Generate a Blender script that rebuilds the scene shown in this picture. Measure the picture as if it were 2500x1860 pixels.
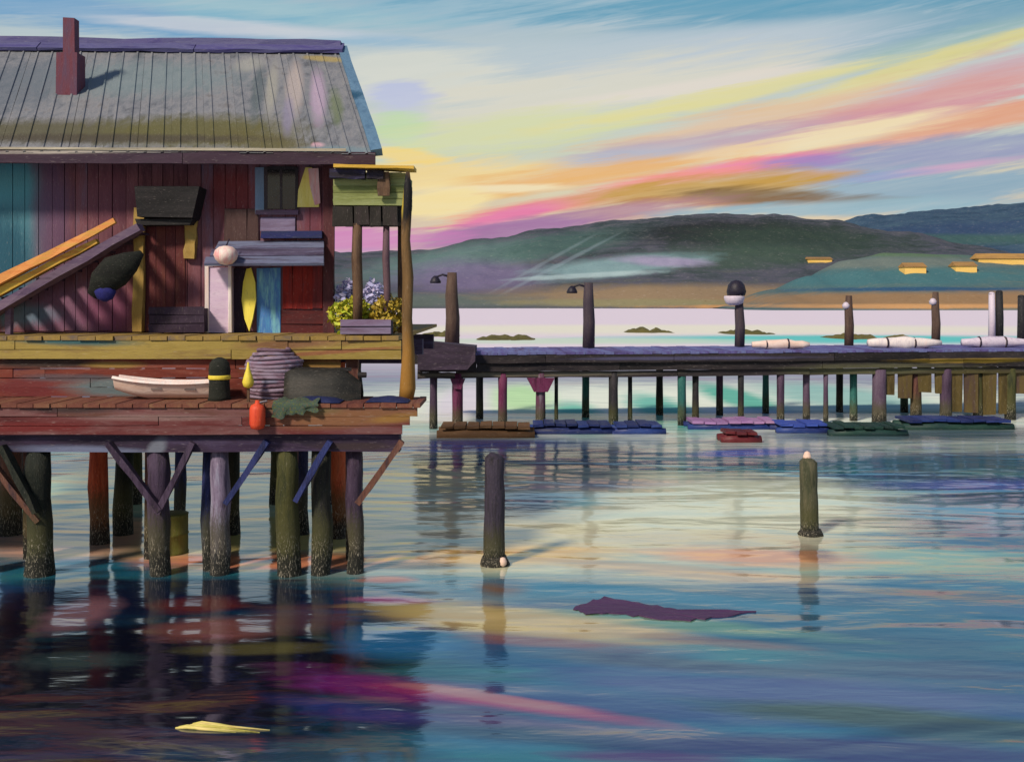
import bpy, bmesh, math, random
from mathutils import Vector, noise as mnoise
from mathutils.bvhtree import BVHTree
R = math.radians
random.seed(7)

for o in list(bpy.data.objects):
    bpy.data.objects.remove(o, do_unlink=True)
scene = bpy.context.scene
COL = scene.collection

# ------------------------------------------------------------------ camera
EYE = 4.4          # eye height above the water
F = 1024.0         # focal length in picture pixels (36 mm on a 36 mm sensor)
HOR = 300.0        # picture row of the horizon
cam_d = bpy.data.cameras.new('camera')
cam = bpy.data.objects.new('camera', cam_d)
COL.objects.link(cam)
cam.location = (0, 0, EYE)
cam.rotation_euler = (R(90), 0, 0)
cam_d.lens = 36
cam_d.sensor_width = 36
cam_d.shift_y = -(380.5 - HOR) / 1024.0
cam_d.clip_end = 9000
scene.camera = cam
scene.render.resolution_x, scene.render.resolution_y = 1024, 761
scene.cycles.max_bounces = 5
scene.cycles.diffuse_bounces = 2
scene.cycles.glossy_bounces = 3
scene.cycles.transmission_bounces = 1

K = 1024.0 / 2220.0     # the survey of the place was drawn 2220 units wide


def at(x, y, Y):
    """survey point at distance Y -> world"""
    return Vector(((x * K - 512) / F * Y, Y, EYE + (HOR - y * K) / F * Y))


def lin(h, a=1.0):
    if not isinstance(h, str):
        c = [v / 255.0 for v in h]
    else:
        c = [int(h[i:i + 2], 16) / 255.0 for i in (0, 2, 4)]
    return tuple(((v / 12.92) if v <= 0.04045 else ((v + 0.055) / 1.055) ** 2.4) for v in c) + (a,)


# ------------------------------------------------------------------ node helpers
class NT:
    def __init__(self, tree):
        self.t = tree
        self.n = tree.nodes
        self.l = tree.links

    def node(self, kind, **kw):
        nd = self.n.new(kind)
        for k, v in kw.items():
            setattr(nd, k, v)
        return nd

    def setin(self, nd, i, v):
        if v is None:
            return
        if isinstance(v, bpy.types.NodeSocket):
            self.l.new(v, nd.inputs[i])
        else:
            nd.inputs[i].default_value = v

    def math(self, op, a, b=None, c=None, clamp=False):
        nd = self.node('ShaderNodeMath', operation=op)
        nd.use_clamp = clamp
        self.setin(nd, 0, a)
        if b is not None:
            self.setin(nd, 1, b)
        if c is not None:
            self.setin(nd, 2, c)
        return nd.outputs[0]

    def mix(self, fac, a, b, blend='MIX'):
        nd = self.node('ShaderNodeMix', data_type='RGBA', blend_type=blend)
        self.setin(nd, 0, fac)
        self.setin(nd, 6, a)
        self.setin(nd, 7, b)
        return nd.outputs[2]

    def maprange(self, v, a, b, c=0.0, d=1.0, smooth=False):
        nd = self.node('ShaderNodeMapRange')
        if smooth:
            nd.interpolation_type = 'SMOOTHSTEP'
        for i, x in enumerate((v, a, b, c, d)):
            self.setin(nd, i, x)
        return nd.outputs[0]

    def comb(self, x, y, z):
        nd = self.node('ShaderNodeCombineXYZ')
        for i, v in enumerate((x, y, z)):
            self.setin(nd, i, v)
        return nd.outputs[0]

    def sep(self, v):
        nd = self.node('ShaderNodeSeparateXYZ')
        self.l.new(v, nd.inputs[0])
        return nd.outputs

    def noise(self, vec, scale=1.0, detail=3.0, rough=0.5, dist=0.0):
        nd = self.node('ShaderNodeTexNoise')
        self.setin(nd, 'Vector', vec)
        nd.inputs['Scale'].default_value = scale
        nd.inputs['Detail'].default_value = detail
        nd.inputs['Roughness'].default_value = rough
        nd.inputs['Distortion'].default_value = dist
        return nd.outputs['Fac']

    def ramp(self, fac, stops, interp='LINEAR'):
        nd = self.node('ShaderNodeValToRGB')
        cr = nd.color_ramp
        cr.interpolation = interp
        while len(cr.elements) < len(stops):
            cr.elements.new(0.5)
        for e, (p, c) in zip(cr.elements, stops):
            e.position = p
            e.color = c
        self.setin(nd, 0, fac)
        return nd.outputs[0]

    def scalevec(self, v, s):
        nd = self.node('ShaderNodeVectorMath', operation='MULTIPLY')
        self.setin(nd, 0, v)
        nd.inputs[1].default_value = s
        return nd.outputs[0]

    def strokes(self, base, U, V, bristle, items, brk=1.3):
        """lay streaks of colour over base: (cu, cv, half_len, half_thick, slope, colour, opacity)"""
        uv = self.comb(U, V, 0.0)
        bz = self.math('MULTIPLY', self.math('SUBTRACT', bristle, 0.5), brk)
        for it in items:
            cu, cv, L, T, ang, col, op = it[:7]
            mp = self.node('ShaderNodeMapping', vector_type='TEXTURE')
            self.l.new(uv, mp.inputs[0])
            mp.inputs[1].default_value = (cu, cv, 0)
            mp.inputs[2].default_value = (0, 0, ang)
            mp.inputs[3].default_value = (L * 1.08, T * 1.04, 1)
            ln = self.node('ShaderNodeVectorMath', operation='LENGTH')
            self.l.new(mp.outputs[0], ln.inputs[0])
            d = self.math('ADD', ln.outputs[1], bz)
            f = self.maprange(d, 1.2, 0.55, 0.0, op)
            base = self.mix(f, base, lin(col))
        return base


# ------------------------------------------------------------------ sky
SUN_AZ, SUN_EL = R(-142), R(40)       # warm sun over the viewer's left shoulder
world = bpy.data.worlds.new('World')
scene.world = world
world.use_nodes = True
w = NT(world.node_tree)
w.n.clear()
wout = w.node('ShaderNodeOutputWorld')
bg = w.node('ShaderNodeBackground')
w.l.new(bg.outputs[0], wout.inputs[0])
tc = w.node('ShaderNodeTexCoord')
sx, sy, sz = w.sep(tc.outputs['Generated'])
az = w.math('ARCTAN2', sx, sy)
hyp = w.math('SQRT', w.math('ADD', w.math('MULTIPLY', sx, sx), w.math('MULTIPLY', sy, sy)))
el = w.math('ARCTAN2', sz, hyp)
nish = w.node('ShaderNodeTexSky', sky_type='NISHITA')
nish.sun_disc = False
nish.sun_elevation = SUN_EL
nish.sun_rotation = SUN_AZ
nish_c = w.scalevec(nish.outputs[0], (0.07, 0.07, 0.07))
# streaky cirrus: long thin noise that rises gently to the right
rot = w.math('SUBTRACT', el, w.math('MULTIPLY', az, 0.13))
bvec = w.comb(w.math('MULTIPLY', az, 6.0), w.math('MULTIPLY', rot, 80.0), 0.0)
bris = w.noise(bvec, 1.0, 5.0, 0.68, 0.3)
wob = w.noise(w.comb(w.math('MULTIPLY', az, 3.0), w.math('MULTIPLY', rot, 22.0), 3.0), 1.0, 3.0, 0.55)
elw = w.math('ADD', el, w.math('MULTIPLY', w.math('SUBTRACT', wob, 0.5), 0.09))
E = lambda deg: R(deg) / (math.pi / 2)
base = w.ramp(w.math('DIVIDE', elw, math.pi / 2), [
    (0.0, lin((196, 158, 172))), (E(3), lin((214, 170, 160))), (E(5.5), lin((222, 205, 165))),
    (E(8), lin((204, 210, 186))), (E(11), lin((196, 205, 200))), (E(14.5), lin((168, 192, 204))),
    (E(18), lin((118, 168, 192))), (E(28), lin((70, 122, 165))), (E(45), lin((66, 92, 150))), (E(80), lin((58, 70, 130)))])
base = w.mix(0.12, base, nish_c)


def skyp(x, y):
    dx, dz = (x * K - 512) / F, (HOR - y * K) / F
    return math.atan(dx), math.atan(dz / math.hypot(dx, 1))


def sk(x, y, L, T, deg, col, op, bend=0.0):
    u, v = skyp(x, y)
    return (u, v, L * K / F, T * K / F, R(deg), col, op, bend)


SKY = [
    sk(150, 20, 480, 42, -1, (92, 152, 196), .8), sk(620, 28, 380, 30, -1, (140, 186, 200), .7),
    sk(1150, 20, 420, 34, 0, (138, 180, 200), .7), sk(1750, 6, 620, 40, -1, (84, 152, 182), .85),
    sk(2080, 45, 330, 44, 5, (92, 152, 178), .8), sk(820, 88, 210, 16, -2, (138, 178, 204), .8),
    sk(500, 60, 330, 14, 0, (206, 208, 214), .7), sk(1500, 118, 480, 46, 3, (186, 198, 208), .8),
    sk(1120, 120, 330, 34, 0, (180, 196, 204), .7), sk(2010, 105, 300, 26, 9, (150, 182, 178), .7),
    sk(900, 170, 230, 60, 0, (212, 214, 204), .85), sk(1260, 205, 440, 60, 6, (216, 213, 198), .85),
    sk(1500, 190, 330, 16, 6, (226, 216, 206), .7),
    sk(870, 215, 70, 34, 0, (184, 192, 222), .85), sk(872, 285, 62, 46, 0, (190, 216, 168), .9),
    sk(1120, 285, 350, 40, 8, (212, 217, 168), .85), sk(1560, 210, 420, 16, 9, (224, 216, 150), .8),
    sk(1980, 148, 330, 20, 13, (224, 212, 140), .8), sk(2080, 178, 300, 34, 12, (202, 168, 176), .9),
    sk(1640, 255, 330, 26, 9, (224, 190, 158), .85), sk(1960, 240, 330, 36, 10, (214, 158, 154), .9),
    sk(2080, 265, 280, 30, 8, (226, 158, 124), .9), sk(1780, 285, 380, 22, 8, (208, 148, 160), .85),
    sk(1480, 318, 260, 24, 7, (188, 168, 182), .85), sk(1800, 298, 240, 22, 8, (238, 220, 178), .95),
    sk(1560, 335, 150, 18, 6, (236, 206, 160), .85), sk(1330, 345, 180, 20, 5, (178, 182, 198), .8),
    sk(1820, 330, 250, 14, 6, (230, 158, 140), .85), sk(2080, 320, 260, 30, 3, (146, 158, 186), .9),
    sk(2000, 352, 330, 34, 2, (150, 156, 188), .85), sk(1560, 365, 180, 15, 6, (238, 128, 164), .95),
    sk(1740, 352, 90, 12, 2, (164, 136, 190), .9), sk(1960, 415, 360, 48, 1, (134, 168, 190), .9),
    sk(2020, 368, 160, 9, 5, (206, 160, 192), .8), sk(1860, 386, 150, 10, 4, (128, 158, 200), .7),
    sk(1640, 385, 180, 12, 2, (206, 158, 128), .8),
    sk(1010, 385, 270, 40, 2, (240, 212, 146), .9), sk(1250, 385, 300, 30, 6, (232, 178, 112), .9),
    sk(1420, 392, 180, 14, 6, (240, 146, 140), .9), sk(1090, 408, 170, 9, 1, (240, 226, 186), .85),
    sk(960, 440, 100, 44, 0, (242, 222, 164), .95), sk(1190, 445, 260, 20, 9, (232, 140, 130), .95),
    sk(1100, 468, 140, 18, 12, (228, 118, 166), .95), sk(1500, 414, 270, 28, 3, (198, 156, 78), .95),
    sk(1560, 436, 190, 14, -1, (176, 116, 82), .9), sk(1660, 426, 190, 18, -3, (124, 98, 66), .85),
    sk(1330, 460, 220, 18, 6, (176, 128, 146), .9), sk(1820, 452, 360, 16, 0, (152, 182, 194), .9),
    sk(1080, 505, 230, 26, 8, (164, 120, 164), .95), sk(790, 520, 150, 34, 3, (206, 132, 184), .95),
    sk(870, 335, 110, 16, -7, (242, 212, 130), .85), sk(760, 560, 200, 22, 2, (190, 150, 190), .8),
]
base = w.strokes(base, az, el, bris, SKY, 2.3)
# fine bristle variation in the air
base = w.mix(w.maprange(bris, 0.35, 0.7, 0, 0.16), base, lin((236, 232, 224)))
w.l.new(base, bg.inputs[0])
bg.inputs[1].default_value = 1.0
world.cycles.sampling_method = 'NONE'

# ------------------------------------------------------------------ sun, exposure
sun_d = bpy.data.lights.new('sun', 'SUN')
sun_d.energy = 4.0
sun_d.angle = R(8)
sun_d.color = (1.0, 0.86, 0.70)
sun = bpy.data.objects.new('sun', sun_d)
COL.objects.link(sun)
_sd = Vector((math.sin(SUN_AZ) * math.cos(SUN_EL), math.cos(SUN_AZ) * math.cos(SUN_EL), math.sin(SUN_EL)))
sun.rotation_euler = _sd.to_track_quat('Z', 'Y').to_euler()
vs = scene.view_settings
vs.view_transform = 'Standard'
vs.look = 'None'
vs.exposure = 0.0
vs.gamma = 1.0
vs.use_curve_mapping = False


# ------------------------------------------------------------------ materials
def mat_begin(name):
    m = bpy.data.materials.new(name)
    m.use_nodes = True
    t = NT(m.node_tree)
    bs = t.n['Principled BSDF']
    return m, t, bs


def streaky(name, palette, axis='x', size=1.0, rough=0.75, bump=0.25, strokes=None, plane='xz', rnd=0.45,
            stretch=7.0, spec=0.3, contrast=1.0, tide=None):
    """weathered streaky surface: palette colours run along one axis, every piece takes its own tone"""
    m, t, bs = mat_begin(name)
    geo = t.node('ShaderNodeNewGeometry')
    px, py, pz = t.sep(geo.outputs['Position'])
    k = {'x': (1.0 / stretch, 1, 1), 'y': (1, 1.0 / stretch, 1), 'z': (1, 1, 1.0 / stretch), 'n': (1, 1, 1)}[axis]
    vec = t.scalevec(geo.outputs['Position'], tuple(v / size for v in k))
    oi = t.node('ShaderNodeObjectInfo')
    off = t.node('ShaderNodeVectorMath', operation='ADD')
    t.l.new(vec, off.inputs[0])
    t.l.new(t.comb(t.math('MULTIPLY', oi.outputs['Random'], 13.0), 0.0, t.math('MULTIPLY', oi.outputs['Random'], 7.0)), off.inputs[1])
    big = t.noise(off.outputs[0], 3.2, 3.0, 0.55, 0.4)
    fine = t.noise(t.scalevec(off.outputs[0], (3.2, 3.2, 3.2)), 9.0, 4.0, 0.6)
    big2 = t.maprange(big, 0.5 - 0.22 / contrast, 0.5 + 0.22 / contrast)
    fac = t.math('ADD', t.math('MULTIPLY', big2, 1.0 - rnd), t.math('MULTIPLY', oi.outputs['Random'], rnd))
    fac = t.math('ADD', fac, t.math('MULTIPLY', t.math('SUBTRACT', fine, 0.5), 0.35))
    n = len(palette)
    col = t.ramp(fac, [(0.08 + 0.84 * i / max(1, n - 1), lin(c)) for i, c in enumerate(palette)])
    if strokes:
        U, V = {'xz': (px, pz), 'xy': (px, py), 'yz': (py, pz)}[plane]
        col = t.strokes(col, U, V, t.math('ADD', t.math('MULTIPLY', big, 0.6), t.math('MULTIPLY', fine, 0.4)), strokes)
    if tide:
        zz = t.math('ADD', pz, t.math('MULTIPLY', t.math('SUBTRACT', fine, 0.5), 1.1))
        col = t.mix(t.maprange(zz, tide + .35, tide, 0, .75), col, lin((70, 70, 40)))      # weed line
        col = t.mix(t.maprange(zz, tide * .55, tide * .35, 0, .9), col, lin((26, 28, 26)))  # always wet
        col = t.mix(t.math('MULTIPLY', t.maprange(fine, .58, .64), t.maprange(zz, tide + .1, tide - .1)), col, lin((176, 168, 150)))  # barnacles
    # dry-brush wear
    col = t.mix(t.maprange(fine, 0.60, 0.74, 0, 0.35), col, t.mix(0.45, col, lin((235, 225, 215))))
    col = t.mix(t.maprange(fine, 0.42, 0.28, 0, 0.5), col, t.mix(0.6, col, lin((20, 16, 28))))
    t.l.new(col, bs.inputs['Base Color'])
    t.l.new(t.maprange(fine, 0.3, 0.7, rough - 0.12, min(1, rough + 0.12)), bs.inputs['Roughness'])
    bs.inputs['Specular IOR Level'].default_value = spec
    bp = t.node('ShaderNodeBump')
    bp.inputs['Strength'].default_value = bump
    bp.inputs['Distance'].default_value = 0.02
    t.l.new(t.math('ADD', fine, t.math('MULTIPLY', big, 0.6)), bp.inputs['Height'])
    t.l.new(bp.outputs[0], bs.inputs['Normal'])
    return m


def wstroke(x, y, L, T, deg, Y, col, op, bend=0.0):
    """streak on an upright surface at distance Y -> (X, Z) streak"""
    p = at(x, y, Y)
    s = K / F * Y
    return (p.x, p.z, L * s, T * s, R(deg), col, op, bend)


# ------------------------------------------------------------------ mesh helpers
ROOT = {}


def tag(o, label=None, cat=None, group=None, kind=None):
    if label:
        o['label'] = label
    if cat:
        o['category'] = cat
    if group:
        o['group'] = group
    if kind:
        o['kind'] = kind
    return o


def empty(name, loc, label=None, cat=None, group=None, kind=None):
    o = bpy.data.objects.new(name, None)
    o.empty_display_size = 0.2
    o.location = loc
    COL.objects.link(o)
    ROOT[o] = Vector(loc)
    return tag(o, label, cat, group, kind)


class MB:
    def __init__(self):
        self.v = []
        self.f = []

    def add(self, vs, fs):
        b = len(self.v)
        self.v += [Vector(p) for p in vs]
        self.f += [tuple(i + b for i in f) for f in fs]
        return self

    def box(self, lo, hi, j=0.0):
        x0, y0, z0 = lo
        x1, y1, z1 = hi
        vs = [(x, y, z) for z in (z0, z1) for y in (y0, y1) for x in (x0, x1)]
        vs = [Vector(p) + Vector([random.uniform(-j, j) for _ in range(3)]) for p in vs]
        return self.add(vs, [(0, 2, 3, 1), (4, 5, 7, 6), (0, 1, 5, 4), (2, 6, 7, 3), (0, 4, 6, 2), (1, 3, 7, 5)])

    def hexa(self, front, depth, j=0.0):
        """four front corners (any plane, ccw seen from the front) pushed back by the vector depth"""
        d = Vector(depth)
        vs = [Vector(p) for p in front] + [Vector(p) + d for p in front]
        vs = [p + Vector([random.uniform(-j, j) for _ in range(3)]) for p in vs]
        n = len(front)
        fs = [tuple(range(n)), tuple(range(2 * n - 1, n - 1, -1))]
        for i in range(n):
            k2 = (i + 1) % n
            fs.append((i, i + n, k2 + n, k2))
        return self.add(vs, fs)

    def beam(self, p0, p1, wd, ht, seg=3, j=0.01, up=(0, 0, 1), taper=1.0):
        p0, p1 = Vector(p0), Vector(p1)
        d = (p1 - p0).normalized()
        u = Vector(up)
        s = d.cross(u)
        if s.length < 1e-3:
            u = Vector((0, 1, 0))
            s = d.cross(u)
        s.normalize()
        u = s.cross(d).normalized()
        vs, fs = [], []
        for i in range(seg + 1):
            t = i / seg
            c = p0.lerp(p1, t)
            kx = 1 + (taper - 1) * t
            for a, b in ((-1, -1), (1, -1), (1, 1), (-1, 1)):
                vs.append(c + s * (a * wd / 2 * kx + random.uniform(-j, j)) + u * (b * ht / 2 * kx + random.uniform(-j, j)))
        for i in range(seg):
            for k2 in range(4):
                a, b = i * 4 + k2, i * 4 + (k2 + 1) % 4
                fs.append((a, b, b + 4, a + 4))
        fs.append((3, 2, 1, 0))
        m = seg * 4
        fs.append((m, m + 1, m + 2, m + 3))
        return self.add(vs, fs)

    def tube(self, pts, radii, n=10, j=0.0, sq=1.0):
        pts = [Vector(p) for p in pts]
        vs, fs = [], []
        for i, p in enumerate(pts):
            d = (pts[min(i + 1, len(pts) - 1)] - pts[max(i - 1, 0)]).normalized()
            a = d.cross(Vector((0, 1, 0)))
            if a.length < 1e-3:
                a = d.cross(Vector((1, 0, 0)))
            a.normalize()
            b = d.cross(a).normalized()
            for k2 in range(n):
                th = 2 * math.pi * k2 / n
                r = radii[i] * (1 + random.uniform(-j, j))
                vs.append(p + a * (math.cos(th) * r) + b * (math.sin(th) * r * sq))
        for i in range(len(pts) - 1):
            for k2 in range(n):
                q, s = i * n + k2, i * n + (k2 + 1) % n
                fs.append((q, s, s + n, q + n))
        fs.append(tuple(range(n - 1, -1, -1)))
        m = (len(pts) - 1) * n
        fs.append(tuple(range(m, m + n)))
        return self.add(vs, fs)

    def lathe(self, c, prof, n=16, j=0.0, sx=1.0, sy=1.0):
        c = Vector(c)
        vs, fs = [], []
        for r, z in prof:
            for k2 in range(n):
                th = 2 * math.pi * k2 / n
                rr = r * (1 + random.uniform(-j, j))
                vs.append(c + Vector((math.cos(th) * rr * sx, math.sin(th) * rr * sy, z)))
        for i in range(len(prof) - 1):
            for k2 in range(n):
                q, s = i * n + k2, i * n + (k2 + 1) % n
                fs.append((q, s, s + n, q + n))
        fs.append(tuple(range(n - 1, -1, -1)))
        m = (len(prof) - 1) * n
        fs.append(tuple(range(m, m + n)))
        return self.add(vs, fs)

    def build(self, name, mat, parent=None, smooth=False, base=None, label=None, cat=None, group=None, kind=None):
        """world-space shape -> one object; children keep their thing's base as origin"""
        if parent is not None:
            org = ROOT[parent]
        else:
            org = Vector(base) if base is not None else Vector((0, 0, 0))
        me = bpy.data.meshes.new(name)
        me.from_pydata([tuple(p - org) for p in self.v], [], self.f)
        bm = bmesh.new()
        bm.from_mesh(me)
        bmesh.ops.recalc_face_normals(bm, faces=bm.faces)
        bm.to_mesh(me)
        bm.free()
        if smooth:
            for p in me.polygons:
                p.use_smooth = True
        me.materials.append(mat)
        o = bpy.data.objects.new(name, me)
        COL.objects.link(o)
        if parent is not None:
            o.parent = parent
        else:
            o.location = org
        ROOT[o] = org
        return tag(o, label, cat, group, kind)


def grid_mesh(nx, ny, fn):
    vs = [fn(i / (nx - 1), k2 / (ny - 1)) for k2 in range(ny) for i in range(nx)]
    fs = [(k2 * nx + i, k2 * nx + i + 1, (k2 + 1) * nx + i + 1, (k2 + 1) * nx + i) for k2 in range(ny - 1) for i in range(nx - 1)]
    m = MB()
    m.add(vs, fs)
    return m


# ================================================================== WATER
def wat(x, y):
    """survey point on the water surface"""
    Y = EYE * F / (y * K - HOR)
    return Vector(((x * K - 512) / F * Y, Y, 0))


def wk(x, y, L, T, deg, col, op, bend=0.0):
    k2 = .78 if y > 1400 else .85 if y > 1250 else 1.0      # streak colours close in are darkened to offset the strong sun
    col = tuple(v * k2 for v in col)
    c = wat(x, y)
    a, b = wat(x - L, y + L * math.tan(R(deg))), wat(x + L, y - L * math.tan(R(deg)))
    d = b - a
    n, f2 = wat(x, y + T), wat(x, y - T)
    return (c.x, c.y, d.length / 2, (f2.y - n.y) / 2 * 0.9, math.atan2(d.y, d.x), col, op, bend)


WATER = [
    # pale and warm sky reflections painted into the water, wharf to pier
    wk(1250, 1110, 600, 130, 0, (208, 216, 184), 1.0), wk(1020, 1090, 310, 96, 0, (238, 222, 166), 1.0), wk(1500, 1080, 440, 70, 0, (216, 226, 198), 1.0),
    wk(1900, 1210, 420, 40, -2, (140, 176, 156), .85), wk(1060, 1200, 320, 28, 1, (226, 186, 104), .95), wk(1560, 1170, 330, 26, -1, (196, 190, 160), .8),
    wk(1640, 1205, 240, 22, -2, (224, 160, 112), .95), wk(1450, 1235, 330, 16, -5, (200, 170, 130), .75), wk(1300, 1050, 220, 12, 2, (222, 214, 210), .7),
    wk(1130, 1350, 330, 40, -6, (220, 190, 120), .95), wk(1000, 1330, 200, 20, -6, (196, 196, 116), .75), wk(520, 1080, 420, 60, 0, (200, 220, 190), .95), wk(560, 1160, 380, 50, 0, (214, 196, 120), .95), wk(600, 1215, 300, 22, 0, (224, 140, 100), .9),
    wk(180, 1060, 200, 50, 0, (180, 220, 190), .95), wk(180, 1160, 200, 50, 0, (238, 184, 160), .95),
    wk(1500, 712, 900, 12, 0, (226, 226, 206), .9), wk(1850, 734, 560, 11, 0, (92, 196, 192), .95), wk(1250, 738, 420, 8, 0, (196, 218, 196), .8), wk(1500, 880, 980, 70, 0, (222, 232, 216), 1.0), wk(1250, 900, 60, 40, 0, (60, 180, 160), .8), wk(1130, 860, 70, 34, 0, (176, 222, 160), .8), wk(1440, 890, 70, 50, 0, (60, 176, 160), .8), wk(1595, 860, 60, 40, 0, (56, 170, 150), .85), wk(1820, 860, 150, 40, 0, (110, 176, 172), .7), wk(1000, 870, 60, 50, 0, (214, 206, 222), .7), wk(1650, 900, 120, 20, 0, (190, 206, 230), .7), wk(1200, 925, 330, 14, 0, (60, 164, 160), .8),  # bright sky reflection painted under and beyond the pier, with turquoise water
    wk(380, 1450, 640, 210, -1, (12, 16, 36), 1.0), wk(60, 1330, 140, 110, 0, (10, 12, 30), 1.0), wk(400, 1290, 420, 60, 0, (16, 20, 48), .95),  # shade on the water before the wharf, painted as dark navy
    wk(170, 1330, 70, 44, 0, (150, 110, 120), .7), wk(430, 1310, 90, 22, 0, (110, 44, 40), .75), wk(470, 1360, 130, 30, 0, (150, 92, 84), .75), wk(640, 1340, 120, 36, 0, (96, 66, 76), .75), wk(560, 1405, 160, 14, 2, (112, 106, 60), .7), wk(180, 1430, 130, 20, 0, (70, 96, 96), .6),  # broken warm reflections below the wharf, painted into the colour
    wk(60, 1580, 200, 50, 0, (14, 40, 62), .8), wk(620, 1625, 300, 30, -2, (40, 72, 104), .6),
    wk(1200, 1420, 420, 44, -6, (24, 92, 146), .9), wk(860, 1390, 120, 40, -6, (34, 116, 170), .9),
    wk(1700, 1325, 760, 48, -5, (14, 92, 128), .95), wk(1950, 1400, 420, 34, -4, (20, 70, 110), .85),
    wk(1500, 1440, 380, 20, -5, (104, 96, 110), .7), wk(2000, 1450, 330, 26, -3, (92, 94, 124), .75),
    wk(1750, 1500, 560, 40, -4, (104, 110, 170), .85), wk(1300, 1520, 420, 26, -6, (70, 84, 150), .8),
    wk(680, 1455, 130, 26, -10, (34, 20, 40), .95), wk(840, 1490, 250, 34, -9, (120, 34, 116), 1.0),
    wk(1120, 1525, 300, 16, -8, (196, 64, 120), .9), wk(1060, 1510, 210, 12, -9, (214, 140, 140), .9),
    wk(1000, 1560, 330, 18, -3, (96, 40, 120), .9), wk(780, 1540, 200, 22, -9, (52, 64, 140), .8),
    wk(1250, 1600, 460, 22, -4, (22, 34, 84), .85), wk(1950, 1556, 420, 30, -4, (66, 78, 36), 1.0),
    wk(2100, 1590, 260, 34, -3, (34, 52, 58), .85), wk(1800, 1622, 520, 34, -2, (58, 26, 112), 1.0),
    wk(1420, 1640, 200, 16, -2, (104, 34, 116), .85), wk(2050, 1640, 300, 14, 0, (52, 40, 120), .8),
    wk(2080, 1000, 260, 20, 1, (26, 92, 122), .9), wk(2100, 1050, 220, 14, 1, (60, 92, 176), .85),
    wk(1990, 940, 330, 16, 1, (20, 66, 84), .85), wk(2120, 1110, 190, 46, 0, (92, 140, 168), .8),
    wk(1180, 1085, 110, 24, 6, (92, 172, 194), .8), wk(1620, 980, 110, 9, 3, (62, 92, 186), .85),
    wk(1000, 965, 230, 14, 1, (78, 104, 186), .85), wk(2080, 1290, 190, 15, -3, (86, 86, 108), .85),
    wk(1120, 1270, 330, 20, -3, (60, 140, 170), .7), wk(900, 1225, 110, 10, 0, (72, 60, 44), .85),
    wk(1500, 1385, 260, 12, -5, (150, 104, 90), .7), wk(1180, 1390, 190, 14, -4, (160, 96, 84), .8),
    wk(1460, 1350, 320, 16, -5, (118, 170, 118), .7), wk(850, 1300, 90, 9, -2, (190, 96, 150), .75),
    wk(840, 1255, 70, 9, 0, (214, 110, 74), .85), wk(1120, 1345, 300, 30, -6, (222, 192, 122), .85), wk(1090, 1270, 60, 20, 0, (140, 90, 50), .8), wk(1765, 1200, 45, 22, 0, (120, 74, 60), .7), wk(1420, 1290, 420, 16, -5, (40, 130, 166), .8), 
    
]


def water_mat(name, streaks):
    m, t, bs = mat_begin(name)
    geo = t.node('ShaderNodeNewGeometry')
    px_, py_, pz_ = t.sep(geo.outputs['Position'])
    bvec = t.comb(t.math('MULTIPLY', px_, 0.35), t.math('MULTIPLY', py_, 2.6), 0.0)
    bristle = t.noise(bvec, 1.0, 5.0, 0.65)
    patch = t.noise(t.comb(t.math('MULTIPLY', px_, 0.16), t.math('MULTIPLY', py_, 0.5), 4.0), 1.0, 3.0, 0.55, 0.5)
    wcol = t.ramp(patch, [(0.28, lin((24, 40, 84))), (0.42, lin((20, 74, 116))), (0.52, lin((26, 98, 128))), (0.62, lin((44, 112, 120))), (0.75, lin((72, 82, 140)))])
    wcol = t.mix(t.maprange(py_, 36.0, 90.0), wcol, lin((220, 210, 220)))      # pale sky reflection painted into the bay's colour
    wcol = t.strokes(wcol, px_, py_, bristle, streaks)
    t.l.new(wcol, bs.inputs['Base Color'])
    t.l.new(t.maprange(py_, 26.0, 50.0, 0.10, 0.40), bs.inputs['Roughness'])   # wind-ruffled far out
    bs.inputs['IOR'].default_value = 2.8
    t.l.new(t.maprange(py_, 27.0, 40.0, 0.5, 0.0), bs.inputs['Specular IOR Level'])     # gloss fades out beyond the pier, leaving the painted reflection
    w1 = t.noise(t.comb(t.math('MULTIPLY', px_, 0.22), t.math('MULTIPLY', py_, 0.55), 9.0), 1.0, 2.0, 0.5, 0.6)
    w2 = t.noise(t.comb(t.math('MULTIPLY', px_, 0.9), t.math('MULTIPLY', py_, 2.6), 2.0), 1.0, 3.0, 0.5, 0.3)
    w3 = t.noise(t.comb(t.math('MULTIPLY', px_, 3.5), t.math('MULTIPLY', py_, 11.0), 5.0), 1.0, 2.0, 0.5)
    ruffle = t.maprange(py_, 24.0, 45.0, 1.0, 2.2)      # sheltered by the wharf, wind-ruffled out in the bay
    hgt = t.math('ADD', t.math('MULTIPLY', w1, 0.10), t.math('ADD', t.math('MULTIPLY', w2, 0.012), t.math('MULTIPLY', w3, 0.0012)))
    hgt = t.math('MULTIPLY', hgt, ruffle)
    bp = t.node('ShaderNodeBump')
    bp.inputs['Strength'].default_value = 1.0
    bp.inputs['Distance'].default_value = 1.0
    t.l.new(hgt, bp.inputs['Height'])
    t.l.new(bp.outputs[0], bs.inputs['Normal'])
    return m


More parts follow.
